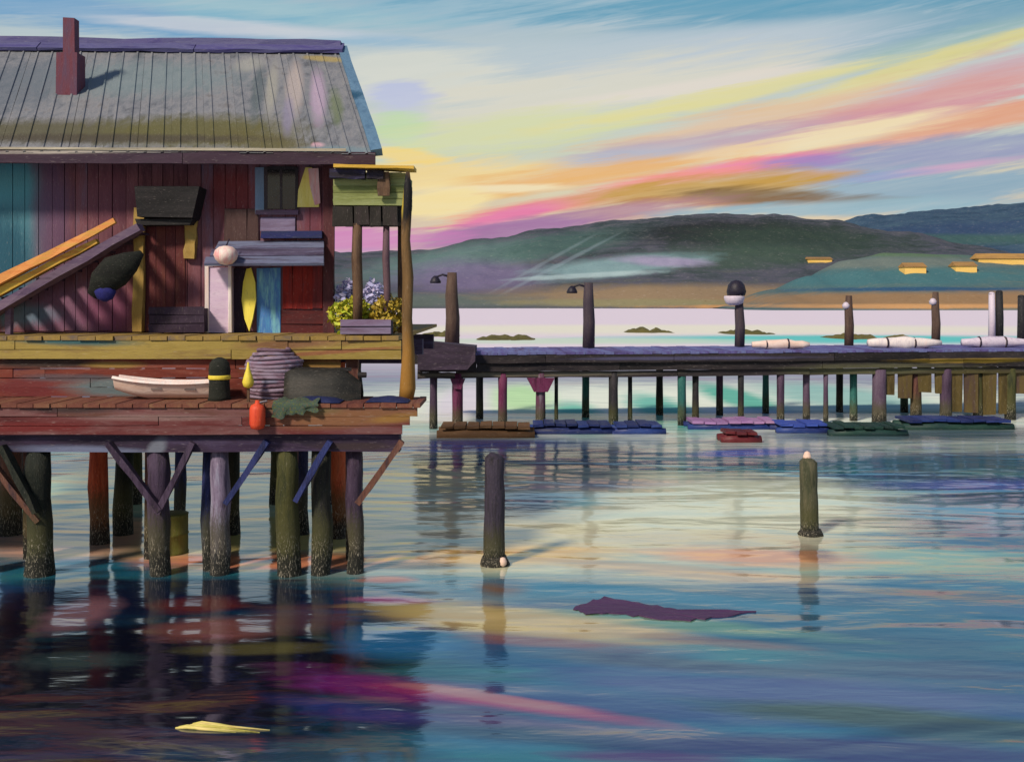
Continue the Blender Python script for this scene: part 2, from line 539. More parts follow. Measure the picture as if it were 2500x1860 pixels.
SEAM = 30.0     # same water; the sheet is shaded in two stretches, each with the streaks that reach it
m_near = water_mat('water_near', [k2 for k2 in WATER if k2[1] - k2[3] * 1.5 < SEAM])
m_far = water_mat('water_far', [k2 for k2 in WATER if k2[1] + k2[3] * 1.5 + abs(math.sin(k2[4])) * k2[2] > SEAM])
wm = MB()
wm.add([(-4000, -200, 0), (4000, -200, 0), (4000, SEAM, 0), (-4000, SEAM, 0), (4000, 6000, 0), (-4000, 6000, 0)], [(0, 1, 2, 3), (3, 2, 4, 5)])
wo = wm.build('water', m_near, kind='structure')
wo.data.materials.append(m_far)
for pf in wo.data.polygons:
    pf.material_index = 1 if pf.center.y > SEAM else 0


# ================================================================== HILLS
TERRAIN = []


def hill(name, skyline, Y0, Y1, mat, seed, rough=1.0, nx=700, ny=64):
    """skyline: survey points; crest stands at Y1, foot on the water at Y0"""
    pts = [at(x, y, Y1) for x, y in skyline]

    def H(x):
        if x <= pts[0].x:
            return pts[0].z
        for a, b in zip(pts, pts[1:]):
            if x <= b.x:
                k2 = (x - a.x) / (b.x - a.x)
                k2 = k2 * k2 * (3 - 2 * k2)
                return a.z + (b.z - a.z) * k2
        return pts[-1].z
    x0, x1 = pts[0].x, pts[-1].x

    def fn(u, v):
        x = x0 + (x1 - x0) * u
        if v <= 0.8:
            k2 = v / 0.8
            y = Y0 + (Y1 - Y0) * k2
            z = H(x) * (k2 ** 0.8)
        else:
            k2 = (v - 0.8) / 0.2
            y = Y1 + (Y1 - Y0) * 1.2 * k2
            z = H(x) * (1 - k2 * k2)
        nz = mnoise.fractal(Vector((x * 0.012 + seed, y * 0.02, seed)), 1.0, 2.0, 5)
        z += nz * rough * min(1.0, z / 12.0) * 3.2
        z += rough * 1.7 * abs(mnoise.noise(Vector((x * .085, y * .085, seed * 3)))) * min(1.0, max(0.0, z - 8) / 14.0)
        y += mnoise.noise(Vector((x * 0.01, seed, 0.3))) * 12 * (1 - min(1, v))
        return (x, y, z - 0.8 + (0.6 if v > 0.02 else 0))
    m = grid_mesh(nx, ny, fn)
    TERRAIN.append(BVHTree.FromPolygons([tuple(p) for p in m.v], m.f))
    return m.build(name, mat, smooth=True, kind='structure')


def land(name, palette, strokes, size):
    m = streaky(name, palette, 'x', size, 0.9, 0.3, strokes, 'xz', 0.0, 3.0, 0.1)
    return m


HY = 640
m_hill = land('hill_woods', [(54, 60, 66), (66, 74, 80), (78, 80, 92), (80, 84, 86)], [  # grey-purple haze is toned into these woodland colours
    wstroke(1000, 560, 230, 40, 8, HY, (96, 124, 120), .8), wstroke(1020, 600, 150, 40, 0, HY, (110, 102, 132), .85),
    wstroke(1250, 520, 200, 30, 10, HY, (66, 92, 88), .85), wstroke(1620, 500, 280, 40, 0, HY, (36, 40, 42), .95),
    wstroke(1750, 520, 260, 46, 0, HY, (50, 66, 58), .85), wstroke(1560, 560, 220, 30, 3, HY, (62, 80, 70), .8),
    wstroke(1330, 580, 180, 22, 6, HY, (122, 152, 156), .85), wstroke(1420, 570, 90, 12, -3, HY, (150, 140, 170), .8),
    wstroke(1210, 575, 150, 4, 28, HY, (140, 160, 170), .3), wstroke(1260, 600, 140, 6, 3, HY, (160, 182, 184), .75),
    wstroke(1180, 570, 130, 4, 30, HY, (140, 160, 168), .25),
    wstroke(1000, 650, 260, 14, 0, HY, (92, 104, 98), .8), wstroke(1500, 640, 420, 22, 0, HY, (134, 116, 92), .95),
    wstroke(1350, 655, 260, 8, 0, HY, (126, 122, 92), .9), wstroke(2000, 650, 420, 16, 0, HY, (140, 112, 82), .95),
    wstroke(1700, 662, 300, 4, 0, HY, (190, 142, 92), .8)], 26.0)
m_hill_far = land('hill_hazy_woods', [(44, 66, 86), (56, 78, 100), (64, 88, 104)], [  # blue haze of distance painted into the far woods
    wstroke(2050, 500, 200, 18, 4, 1000, (50, 70, 100), .8), wstroke(2000, 525, 260, 14, 0, 1000, (62, 92, 88), .8)], 40.0)
m_head = land('headland_fields', [(84, 100, 98), (76, 102, 106), (92, 106, 100)], [
    wstroke(1830, 545, 160, 12, 14, 500, (100, 126, 80), .9), wstroke(2000, 540, 160, 12, -3, 500, (88, 112, 80), .8),
    wstroke(2000, 565, 240, 16, 0, 500, (104, 116, 110), .9), wstroke(1960, 600, 330, 22, 1, 500, (66, 108, 114), .95),
    wstroke(1980, 627, 230, 5, 0, 500, (44, 80, 112), .9), wstroke(2100, 650, 420, 18, 0, 500, (146, 116, 84), .95),
    wstroke(1900, 650, 330, 16, 0, 500, (140, 114, 84), .95), wstroke(1900, 662, 300, 5, 0, 500, (196, 150, 100), .8)], 22.0)
hill('hill', [(-900, 600), (200, 580), (700, 548), (900, 546), (1060, 516), (1190, 488), (1350, 474), (1500, 466), (1650, 468),
              (1800, 480), (1950, 500), (2100, 530), (2300, 580), (2700, 630)], 560, 700, m_hill, 1.7)
hill('hill', [(1500, 560), (1750, 500), (1900, 468), (2050, 452), (2220, 438), (2500, 430), (3000, 470), (3600, 560)], 800, 1050, m_hill_far, 5.1, 1.2)
hill('hill', [(1560, 666), (1680, 628), (1760, 598), (1850, 560), (1930, 546), (2060, 552), (2220, 560), (2500, 556), (2900, 600), (3200, 640)], 455, 540, m_head, 9.3, 0.5, 420, 48)

# ================================================================== SHARED MATERIALS
MAROON = [(58, 24, 34), (92, 38, 46), (112, 50, 56), (84, 52, 66)]
m_darkbeam = streaky('dark_beam', [(26, 22, 32), (46, 34, 52), (62, 46, 62), (40, 34, 40)], 'x', 0.5)
m_purplebeam = streaky('purple_beam', [(34, 26, 44), (60, 44, 74), (86, 76, 104), (44, 34, 54)], 'x', 0.6)
m_ochre = streaky('ochre_post', [(120, 92, 46), (156, 128, 66), (176, 146, 78)], 'z', 0.35)
m_brownpost = streaky('brown_post', [(58, 42, 38), (92, 70, 52), (120, 92, 70)], 'z', 0.3)
m_blackwood = streaky('black_wood', [(18, 18, 20), (34, 32, 34), (52, 46, 48)], 'x', 0.3)
m_white = streaky('worn_white', [(196, 186, 190), (226, 218, 214), (236, 206, 196)], 'z', 0.4, 0.5)

# ================================================================== WHARF
ZU, ZL = 3.8, 2.77
YU0, YU1 = 17.25, 26.0
YL0, YL1 = 16.15, 17.35
XL = -13.0
XRU = at(868, 0, YU0).x
XRL = at(912, 0, YL0).x
wharf = empty('wharf', (-6, YU0, 0), 'two-level timber wharf of maroon and ochre planks on stout piles below red shed', 'wharf')

m_deck = streaky('deck_plank', [(120, 98, 50), (150, 124, 62), (132, 110, 70), (104, 92, 84)], 'y', 0.4)
m_fasc = streaky('ochre_fascia', [(116, 98, 48), (142, 122, 60), (156, 136, 70), (122, 98, 58)], 'x', 0.55, strokes=[
    wstroke(150, 738, 130, 11, -2, YU0, (46, 92, 98), .95), wstroke(80, 697, 200, 9, -3, YU0, (70, 132, 72), .9),
    wstroke(60, 712, 180, 8, -3, YU0, (120, 84, 62), .8), wstroke(330, 716, 150, 7, -2, YU0, (104, 72, 84), .8),
    wstroke(640, 745, 120, 12, 2, YU0, (118, 76, 62), .75), wstroke(790, 722, 60, 18, 0, YU0, (104, 74, 82), .85),
    wstroke(720, 762, 160, 5, 4, YU0, (140, 84, 62), .8)])
m_redboard = streaky('red_brown_boards', [(88, 34, 26), (116, 52, 40), (124, 70, 58), (84, 46, 58)], 'x', 0.5, strokes=[
    wstroke(90, 785, 130, 14, 0, YU0 + .1, (52, 42, 38), .95), wstroke(250, 790, 60, 8, 0, YU0 + .1, (150, 128, 60), .7),
    wstroke(60, 840, 80, 26, 0, YU0 + .1, (104, 40, 44), .85), wstroke(250, 838, 110, 22, 0, YU0 + .1, (92, 112, 116), .9),
    wstroke(140, 818, 90, 9, 0, YU0 + .1, (84, 84, 92), .7), wstroke(390, 848, 90, 14, 0, YU0 + .1, (176, 128, 112), .8),
    wstroke(700, 800, 140, 20, 0, YU0 + .1, (136, 104, 52), .95), wstroke(740, 845, 80, 20, 0, YU0 + .1, (128, 104, 62), .9)])
m_lowfront = streaky('maroon_front_boards', [(74, 26, 28), (98, 44, 44), (112, 76, 76), (86, 52, 40)], 'x', 0.55, strokes=[
    wstroke(150, 885, 110, 11, 0, YL0, (44, 36, 38), .8), wstroke(60, 925, 150, 10, 0, YL0, (104, 28, 28), .8),
    wstroke(330, 905, 160, 7, 0, YL0, (132, 108, 104), .7), wstroke(760, 905, 170, 22, 3, YL0, (122, 84, 56), .95),
    wstroke(660, 885, 80, 16, 0, YL0, (104, 92, 56), .8), wstroke(860, 905, 60, 10, 6, YL0, (140, 104, 52), .9)])
m_lowdeck = streaky('lower_deck_plank', [(86, 44, 40), (112, 66, 52), (128, 92, 66)], 'y', 0.4)
m_under = streaky('under_beam', [(30, 22, 40), (52, 38, 62), (74, 66, 96), (36, 32, 44)], 'x', 0.6, strokes=[
    wstroke(190, 975, 140, 12, -2, 16.4, (104, 112, 140), .9), wstroke(345, 970, 30, 16, 50, 16.4, (110, 116, 130), .85),
    wstroke(520, 965, 60, 10, 0, 16.4, (44, 28, 56), .7), wstroke(780, 965, 90, 9, 0, 16.4, (54, 42, 44), .8)])

# upper deck: planks laid front to back
x = XL
i = 0
while x < XRU - 0.05:
    wd = 0.3
    x1 = min(x + wd, XRU)
    MB().box((x + .008, YU0 - .03 + random.uniform(-.02, .02), ZU - .07), (x1 - .008, YU1 + random.uniform(-.04, .04), ZU + random.uniform(-.006, .008))).build('deck_plank', m_deck, wharf)
    x += wd
# ochre fascia, courses of boards butted end to end
for r, (z0, z1) in enumerate(((ZU - .225, ZU - .075), (ZU - .385, ZU - .232))):
    cuts = [XL] + sorted(random.uniform(-12, -2.4) for _ in range(4)) + [XRU + .02]
    for a, b in zip(cuts, cuts[1:]):
        if b - a > .2:
            MB().beam((a + .006, YU0 + .02 + random.uniform(-.012, .012), (z0 + z1) / 2), (b - .006, YU0 + .02, (z0 + z1) / 2 + random.uniform(-.008, .008)), .06, z1 - z0, 4, .006).build('fascia_board', m_fasc, wharf)
# red boards in the drop between both levels
XRED = at(752, 0, YU0).x
for r in range(4):
    z1 = ZU - .40 - r * .158
    z0 = z1 - .15
    cuts = [XL] + sorted(random.uniform(-12, -3.4) for _ in range(3)) + [XRED + random.uniform(-.25, .1)]
    for a, b in zip(cuts, cuts[1:]):
        if b - a > .2:
            MB().beam((a + .006, YU0 + .12 + random.uniform(-.015, .015), (z0 + z1) / 2), (b - .006, YU0 + .12, (z0 + z1) / 2), .05, z1 - z0, 4, .006).build('drop_board', m_redboard, wharf)
# lower walkway
x = XL
while x < XRL - 0.02:
    x1 = min(x + .26, XRL)
    MB().box((x + .007, YL0 - .02 + random.uniform(-.015, .015), ZL - .06), (x1 - .007, YL1 + random.uniform(-.02, .02), ZL + random.uniform(-.006, .008))).build('walkway_plank', m_lowdeck, wharf)
    x += .26
for r in range(3):
    z1 = ZL - .065 - r * .142
    z0 = z1 - .135
    cuts = [XL] + sorted(random.uniform(-12, -2.6) for _ in range(3)) + [XRL - .05 - r * .12]
    for a, b in zip(cuts, cuts[1:]):
        if b - a > .2:
            MB().beam((a + .006, YL0 + .04 + random.uniform(-.012, .012), (z0 + z1) / 2), (b - .006, YL0 + .04, (z0 + z1) / 2), .06, z1 - z0, 4, .007, taper=1.0).build('front_board', m_lowfront, wharf)
# heavy beams under both decks
XBE = at(868, 0, 16.4).x
MB().beam((XL, 16.42, 2.15), (XBE, 16.42, 2.15), .3, .30, 8, .012).build('beam', m_under, wharf)
for yb, zt in ((19.3, 3.4), (22.2, 3.4), (25.2, 3.4)):
    MB().beam((XL, yb, zt), (XRU - .05, yb, zt), .28, .34, 8, .012).build('beam', m_under, wharf)

# piles (survey x, distance, radius, palette)
PAL = {
    'green': [(16, 22, 19), (27, 34, 27), (44, 46, 36), (22, 22, 28)],
    'olive': [(28, 32, 20), (52, 56, 28), (74, 74, 36), (34, 34, 28)],
    'purple': [(30, 22, 38), (54, 40, 60), (76, 62, 84), (36, 28, 42)],
    'lilac': [(70, 60, 84), (130, 118, 142), (150, 150, 172), (54, 46, 66)],
    'brown': [(56, 34, 34), (84, 50, 46), (110, 74, 60), (60, 44, 50)],
    'rust': [(150, 54, 30), (186, 78, 44), (200, 104, 66), (120, 50, 40)],
    'navy': [(20, 24, 52), (32, 40, 84), (46, 56, 112), (30, 28, 54)],
}
PM = {k2: streaky('pile_' + k2, v, 'z', 0.28, 0.7, 0.9, tide=.75) for k2, v in PAL.items()}
tide = [(24, 26, 22), (44, 44, 22), (66, 66, 30)]


def pile(x, Y, ztop, r, pal, parent, name='pile', lean=0.0, zbot=-1.2):
    p = at(x, 0, Y)
    n = 9
    pts, rad = [], []
    for i in range(n):
        k2 = i / (n - 1)
        z = zbot + (ztop - zbot) * k2
        pts.append((p.x + lean * (1 - k2) + random.uniform(-.025, .025), Y + random.uniform(-.02, .02), z))
        rad.append(r * (1.12 - .16 * k2) * random.uniform(.88, 1.12))
    return MB().tube(pts, rad, 12, .05).build(name, PM[pal], parent, True)


for x, Y, r, pal, lean in ((84, 16.45, .20, 'green', .0), (345, 16.45, .17, 'purple', .0), (478, 16.5, .15, 'lilac', 0), (452, 16.75, .10, 'navy', 0),
                           (622, 16.45, .19, 'olive', .05), (698, 16.5, .15, 'green', -.02), (768, 16.55, .13, 'purple', .02), (-60, 16.45, .2, 'green', 0)):
    pile(x, Y, 2.02, r, pal, wharf, lean=lean)
for x, Y, r, pal in ((215, 18.6, .16, 'rust'), (268, 19.3, .17, 'green'), (20, 19.3, .2, 'brown'), (392, 19.3, .10, 'navy'), (506, 19.3, .12, 'green'), (735, 19.0, .14, 'rust'),
                     (655, 19.3, .11, 'navy'), (30, 22.2, .18, 'purple'), (292, 22.2, .14, 'olive'), (600, 22.2, .14, 'olive'), (712, 22.2, .13, 'purple'),
                     (60, 25.2, .15, 'green'), (340, 25.2, .13, 'purple'), (640, 25.2, .13, 'brown'), (775, 25.2, .13, 'green')):
    pile(x, Y, 3.25, r, pal, wharf)
# upper-deck front posts rising through the walkway
for x in (68, 330, 462, 632, 764):
    p = at(x, 0, 17.5)
    MB().beam((p.x, 17.5, -1), (p.x, 17.5, 3.4), .2, .2, 4, .01).build('pile', PM['brown'], wharf)


def brace(a, b, Y, pal, wd=.13):
    MB().beam(at(a[0], a[1], Y), at(b[0], b[1], Y), .09, wd, 4, .012, up=(0, 1, 0)).build('brace', PM[pal], wharf)


brace((236, 960), (348, 1105), 16.22, 'purple', .17)
brace((420, 958), (342, 1110), 16.24, 'purple', .15)
brace((5, 965), (80, 1110), 16.2, 'green', .2)
brace((-20, 1000), (84, 1130), 16.3, 'brown', .12)
brace((580, 955), (490, 1090), 16.22, 'navy', .13)
brace((716, 955), (640, 1085), 16.2, 'navy', .13)
brace((872, 955), (775, 1090), 16.22, 'brown', .12)

# ================================================================== RED SHED
CR = Vector((at(722, 0, 19.05).x, 19.05, 0))     # front right corner
E1 = Vector((-math.cos(R(2)), -math.sin(R(2)), 0))  # along the front, to the left
E2 = Vector((-0.33, 1.0, 0))                     # along the end wall, to the back
NF = Vector((E1.y, -E1.x, 0)) * -1               # outward normal of the front
if NF.y > 0:
    NF = -NF
ZE, ZR = 7.05, 9.88
LEN = 9.6
shed = empty('boat_shed', CR, 'maroon plank boat shed with big grey ribbed roof on the wharf', 'shed')
shed.location = (CR.x, CR.y, ZU)
ROOT[shed] = Vector((CR.x, CR.y, ZU))


def on_wall(x, y, out=0.0):
    """survey point -> point on the front wall plane pushed out by `out`"""
    o = Vector((0, 0, EYE))
    d = at(x, y, 1.0) - o
    c = CR + NF * out
    k2 = (c - o).dot(NF) / d.dot(NF)
    return o + d * k2


WS = lambda x, y, L, T, deg, col, op, bend=0: wstroke(x, y, L, T, deg, 18.95, col, op, bend)
m_wall = streaky('maroon_wall_board', [(86, 50, 60), (108, 66, 74), (122, 78, 86), (112, 88, 106)], 'z', 0.4, 0.8, 0.35, strokes=[
    WS(30, 480, 70, 190, 0, (76, 132, 146), .95), WS(20, 560, 60, 110, 0, (36, 84, 104), .95), WS(30, 400, 60, 50, 0, (82, 146, 160), .9),
    WS(120, 470, 40, 150, 0, (96, 72, 100), .8), WS(230, 430, 60, 70, 0, (108, 62, 78), .6), WS(150, 670, 110, 55, 0, (126, 92, 122), .7),
    WS(60, 680, 70, 26, 0, (92, 130, 150), .7), WS(240, 670, 60, 50, 0, (120, 62, 92), .7), WS(500, 420, 60, 60, 0, (110, 40, 42), .8),
    WS(350, 600, 60, 70, 0, (104, 50, 42), .8), WS(690, 480, 40, 40, 0, (110, 56, 70), .8)])
m_soffit = streaky('soffit', [(34, 24, 40), (56, 38, 56), (70, 52, 66)], 'x', 0.5)
m_roofcore = streaky('roof_deck', [(60, 64, 66), (82, 88, 86)], 'y', 0.5)
wall = empty  # noqa
WALLH = ZE - 0.05 - ZU
# wall core (solid body), boards are fixed on it
core = MB()
A, B = CR, CR + E1 * LEN
C2, D2 = B + E2 * 6.6, A + E2 * 6.6
zt = Vector((0, 0, ZE - .02))
zb = Vector((0, 0, ZU + .01))
ridgeA = CR + E2 * 3.3 + Vector((0, 0, ZR - .35))
ridgeB = B + E2 * 3.3 + Vector((0, 0, ZR - .35))
vs = [A + zb, B + zb, C2 + zb, D2 + zb, A + zt, B + zt, C2 + zt, D2 + zt, ridgeA, ridgeB]
core.add(vs, [(0, 1, 5, 4), (1, 2, 6, 9, 5), (2, 3, 7, 6), (3, 0, 4, 8, 7), (4, 5, 9, 8), (6, 7, 8, 9), (3, 2, 1, 0)])
wall = core.build('wall', m_wall, shed)
u = 0.0
while u < LEN - .02:
    wd = random.choice((.2, .22, .25))
    u1 = min(LEN, u + wd)
    off = NF * (.03 + random.uniform(0, .016))
    p0, p1 = CR + E1 * (u + .006) + off, CR + E1 * (u1 - .006) + off
    za, zb2 = ZU + .02 + random.uniform(0, .03), ZE - .02
    MB().hexa([Vector((p1.x, p1.y, za)), Vector((p0.x, p0.y, za)), Vector((p0.x, p0.y, zb2)), Vector((p1.x, p1.y, zb2))], -NF * .04).build('wall_board', m_wall, wall)
    u = u1
# end wall boards
u = 0.0
N2 = Vector((E2.y, -E2.x, 0)).normalized()
while u < 6.6:
    u1 = min(6.6, u + .3)
    p0, p1 = CR + E2 * (u + .008) + N2 * .03, CR + E2 * (u1 - .008) + N2 * .03
    za = ZU + .02
    hz = lambda q: ZE + (ZR - .4 - ZE) * (1 - abs(q - 3.3) / 3.3)
    MB().hexa([Vector((p0.x, p0.y, za)), Vector((p1.x, p1.y, za)), Vector((p1.x, p1.y, hz(u1))), Vector((p0.x, p0.y, hz(u)))], -N2 * .025).build('wall_board', m_wall, wall)
    u = u1

# ---- roof: ribbed sheets running up the slope, parallel to the skewed end
OV = 0.75
EV0 = CR - E2 * OV + E1 * -.30
RD0 = CR + E2 * 3.3 + E1 * -.02
EV0 = Vector((at(812, 0, EV0.y).x, EV0.y, ZE - .02))
RD0 = Vector((at(738, 0, RD0.y).x, RD0.y, ZR))
slope = RD0 - EV0
RN = E1.cross(slope).normalized()
if RN.z < 0:
    RN = -RN
def roofY(x, y):
    o = Vector((0, 0, EYE))
    d = at(x, y, 1.0) - o
    return o + d * ((EV0 - o).dot(RN) / d.dot(RN))
def rs(x, y, L, T, deg, col, op, bend=0):
    p = roofY(x, y)
    s = K / F * p.y
    return (p.x, p.z, L * s, T * s * 0.95, R(deg), col, op, bend)
m_roof = streaky('roof_sheet', [(88, 92, 98), (112, 116, 122), (126, 128, 132), (104, 104, 106)], 'y', 0.6, 0.62, 0.3, strokes=[
    rs(120, 285, 330, 36, 0, (86, 84, 62), .95), rs(430, 285, 220, 50, 0, (92, 90, 52), .95), rs(560, 305, 130, 28, -10, (92, 88, 52), .9),
    rs(250, 300, 330, 14, 0, (70, 64, 52), .8), rs(300, 170, 220, 60, 0, (112, 130, 134), .7), rs(60, 180, 110, 90, 0, (92, 102, 112), .7),
    rs(640, 190, 18, 90, 16, (170, 160, 156), .75), rs(690, 210, 16, 90, 17, (168, 150, 172), .8), rs(590, 190, 12, 90, 14, (150, 150, 140), .7),
    rs(560, 200, 14, 90, 14, (82, 94, 98), .8), rs(540, 140, 30, 26, 0, (150, 152, 146), .7), rs(625, 250, 12, 60, 16, (130, 126, 150), .7),
    rs(730, 230, 14, 60, 18, (100, 112, 84), .8), rs(705, 128, 50, 9, -6, (170, 150, 70), .6), rs(690, 315, 14, 8, 0, (196, 158, 170), .8),
    rs(730, 325, 90, 12, 0, (112, 132, 140), .8)], plane='xz', rnd=.3)
m_ridge = streaky('ridge_cap', [(54, 52, 100), (72, 66, 122), (88, 88, 128), (60, 56, 104)], 'x', 0.6, 0.6)
m_rake = streaky('blue_rake_board', [(72, 104, 132), (92, 126, 152), (64, 92, 122)], 'y', 0.4, 0.6, strokes=[rs(752, 208, 40, 16, 0, (30, 72, 98), .95)])
roof_m = MB()
nrm = RN
Lr = LEN + 1.2
lo = EV0 - nrm * .06
hi = RD0 - nrm * .06
back = Vector((hi.x, hi.y, hi.z)) + Vector((E2.x * 4.05, E2.y * 4.05, EV0.z - RD0.z))
q = [lo, hi, back]
th = Vector((0, 0, -.12))
vs = []
for s in (0, Lr):
    for p in q:
        vs.append(p + E1 * s)
        vs.append(p + E1 * s + th)
roof_m.add(vs, [(0, 2, 8, 6), (2, 4, 10, 8), (1, 7, 9, 3), (3, 9, 11, 5), (0, 6, 7, 1), (4, 5, 11, 10), (0, 1, 3, 2), (2, 3, 5, 4), (6, 8, 9, 7), (8, 10, 11, 9)])
roof = roof_m.build('roof', m_soffit, shed)
nsh = 18
wsh = Lr / nsh
for k2 in range(nsh):
    s0 = k2 * wsh
    v, f = [], []
    prof = []
    nr = 2
    for j2 in range(nr):
        b = j2 / nr
        prof += [(b, 0), (b + .20, 0), (b + .225, .024), (b + .275, .024), (b + .30, 0)]
    prof.append((1.0, 0))
    off = random.uniform(0, .008) + (.006 if k2 % 2 else 0)
    ov = random.uniform(-.03, .03)
    rows = 5
    for r in range(rows):
        tt = r / (rows - 1)
        for a, hgt2 in prof:
            p = EV0 + slope * (tt * (1.0) - (.012 + ov * .1) * (1 - tt)) + E1 * (s0 + a * wsh * .995) + nrm * (hgt2 + off + .012 + random.uniform(-.003, .003))
            v.append(p)
    npf = len(prof)
    for r in range(rows - 1):
        for a in range(npf - 1):
            f.append((r * npf + a, r * npf + a + 1, (r + 1) * npf + a + 1, (r + 1) * npf + a))
    MB().add(v, f).build('roof_sheet', m_roof, roof)
MB().beam(RD0 + E1 * -.02 + Vector((0, 0, .02)), RD0 + E1 * (Lr) + Vector((0, 0, .02)), .30, .30, 14, .022).build('ridge_cap', m_ridge, roof)
rb = RD0 - slope.normalized() * .17 + nrm * .09
for a, b in ((-.05, 3.1), (3.12, 6.4), (6.42, Lr)):
    MB().beam(rb + E1 * a, rb + E1 * b, .42, .07, 6, .014, up=nrm).build('ridge_flashing', m_ridge, roof)
MB().beam(EV0 - E1 * .04 + nrm * .01, RD0 - E1 * .04 + nrm * .0, .2, .13, 6, .012, up=nrm).build('rake_board', m_rake, roof)
m_eave = streaky('eave_board', [(40, 28, 44), (62, 44, 60), (52, 36, 46)], 'x', .6, strokes=[wstroke(180, 330, 220, 5, 1, 18.2, (196, 188, 176), .7)])
EB = EV0 - E1 * .02 + Vector((0, -.03, -.10))
for a, b in ((0, 3.4), (3.41, 6.9), (6.91, Lr)):
    MB().beam(EB + E1 * a, EB + E1 * b, .05, .22, 6, .008).build('eave_board', m_eave, roof)
m_gutter = streaky('pale_drip_edge', [(150, 146, 130), (176, 168, 148), (120, 112, 92)], 'x', .5, .5)
MB().beam(EV0 + E1 * .5 + Vector((0, -.05, .045)), EV0 + E1 * Lr + Vector((0, -.05, .045)), .05, .045, 10, .006).build('drip_edge', m_gutter, roof)
# chimney
m_chim = streaky('chimney_brick', [(84, 44, 58), (110, 60, 72), (92, 70, 92)], 'z', 0.3, .85, .5)
pc = roofY(147, 205)
cy = pc.y + .12
zc = at(147, 42, cy).z
ch = MB()
ch.box((pc.x - .20, cy - .19, pc.z - .15), (pc.x + .21, cy + .19, at(147, 118, cy).z), .012)
ch.box((pc.x - .10, cy - .12, at(147, 118, cy).z + .001), (pc.x + .13, cy + .12, zc), .012)
chim = ch.build('chimney', m_chim, roof)
# ---- corner post
m_corner = streaky('corner_post', [(46, 24, 30), (74, 36, 42), (92, 48, 52)], 'z', .3)
cpt = on_wall(713, 400, .07)
MB().beam(Vector((cpt.x, cpt.y, ZU)), Vector((cpt.x, cpt.y, ZE - .1)), .2, .1, 6, .01, up=(0, 1, 0)).build('corner_post', m_corner, shed)


def panel(name, x0, y0, x1, y1, out, thick, mat, parent=None, j=.01, skew=(0, 0, 0, 0), **kw):
    """upright slab on the shed front between survey corners; skew shifts the four x corners"""
    q2 = [on_wall(x0 + skew[0], y1, out), on_wall(x1 + skew[1], y1, out), on_wall(x1 + skew[2], y0, out), on_wall(x0 + skew[3], y0, out)]
    return MB().hexa(q2, -NF * thick, j).build(name, mat, parent or shed, **kw)


# ---- door with dark canopy and ochre frame
m_door = streaky('door_boards', [(70, 30, 36), (92, 42, 44), (104, 56, 48)], 'z', .3, .8)
for k2 in range(4):
    a = 318 + k2 * 21
    dr = panel('door_board', a, 482, a + 20, 716, .055 + .006 * (k2 % 2), .03, m_door)
for (x, y0, y1, wd) in ((301, 450, 718, 22), (414, 462, 560, 24)):
    p0, p1 = on_wall(x - 2, y1, .1), on_wall(x + 2, y0, .1)
    MB().beam(p0, p1, wd * K / F * 19, .12, 6, .018, up=(0, 1, 0)).build('door_frame', m_ochre, shed)
panel('door_canopy', 292, 405, 432, 470, .5, .48, m_blackwood, skew=(6, -14, 0, 0), j=.02)
panel('canopy_shelf', 294, 472, 420, 486, .42, .38, m_blackwood, skew=(2, -10, 0, 0), j=.015)
# ---- window and bright blind
m_pane = streaky('dark_pane', [(14, 16, 18), (26, 30, 30), (40, 44, 44)], 'n', .6, .18, .05, spec=.6)
m_dkframe = streaky('dark_window_frame', [(44, 40, 46), (66, 58, 62)], 'z', .3)
m_bluetrim = streaky('blue_trim', [(104, 126, 152), (128, 148, 176)], 'z', .3)
win = panel('window', 577, 366, 642, 452, .06, .04, m_pane)
panel('window_frame', 553, 362, 575, 462, .08, .06, m_bluetrim, win)
for a_, b_, c_, d_ in ((572, 362, 580, 456), (640, 362, 646, 456), (580, 360, 640, 367), (607, 367, 612, 454)):
    panel('window_frame', a_, b_, c_, d_, .075, .03, m_dkframe, win, j=.003)
panel('window_sill', 553, 454, 646, 464, .13, .1, m_purplebeam, win)
m_yel = streaky('yellow_blind', [(226, 206, 84), (236, 220, 130), (232, 226, 190)], 'z', .35, .6)
m_pnk = streaky('pink_blind', [(214, 130, 124), (226, 160, 160), (220, 196, 200)], 'z', .3, .6)
bl = MB().hexa([on_wall(644, 448, .09), on_wall(692, 448, .09), on_wall(690, 412, .09), on_wall(676, 362, .09), on_wall(662, 362, .09), on_wall(646, 412, .09)], -NF * .05, .006)
bl = bl.build('blind', m_yel, shed, label='yellow blind with pink edge beside black window')
MB().hexa([on_wall(682, 444, .12), on_wall(694, 440, .12), on_wall(690, 364, .12), on_wall(668, 364, .12), on_wall(672, 402, .12)], -NF * .028, .004).build('blind_stripe', m_pnk, bl)
m_slate = streaky('slate_awning', [(58, 50, 70), (84, 78, 104), (104, 112, 140), (64, 56, 74)], 'x', .45, .65)
m_brownshut = streaky('brown_shutter', [(54, 36, 38), (74, 52, 50), (84, 62, 60)], 'z', .3)
for k2 in range(3):
    panel('shutter_board', 486 + k2 * 25, 452, 510 + k2 * 25, 548, .07 + .006 * (k2 % 2), .04, m_brownshut)
m_lil = streaky('lilac_boards', [(108, 84, 110), (128, 118, 148), (92, 70, 92)], 'x', .4)
panel('lilac_panel', 564, 470, 640, 500, .066, .03, m_lil)
m_navy = streaky('navy_board', [(24, 30, 58), (40, 48, 84), (32, 36, 104)], 'x', .4)
panel('navy_shelf', 566, 500, 698, 516, .22, .2, m_navy)
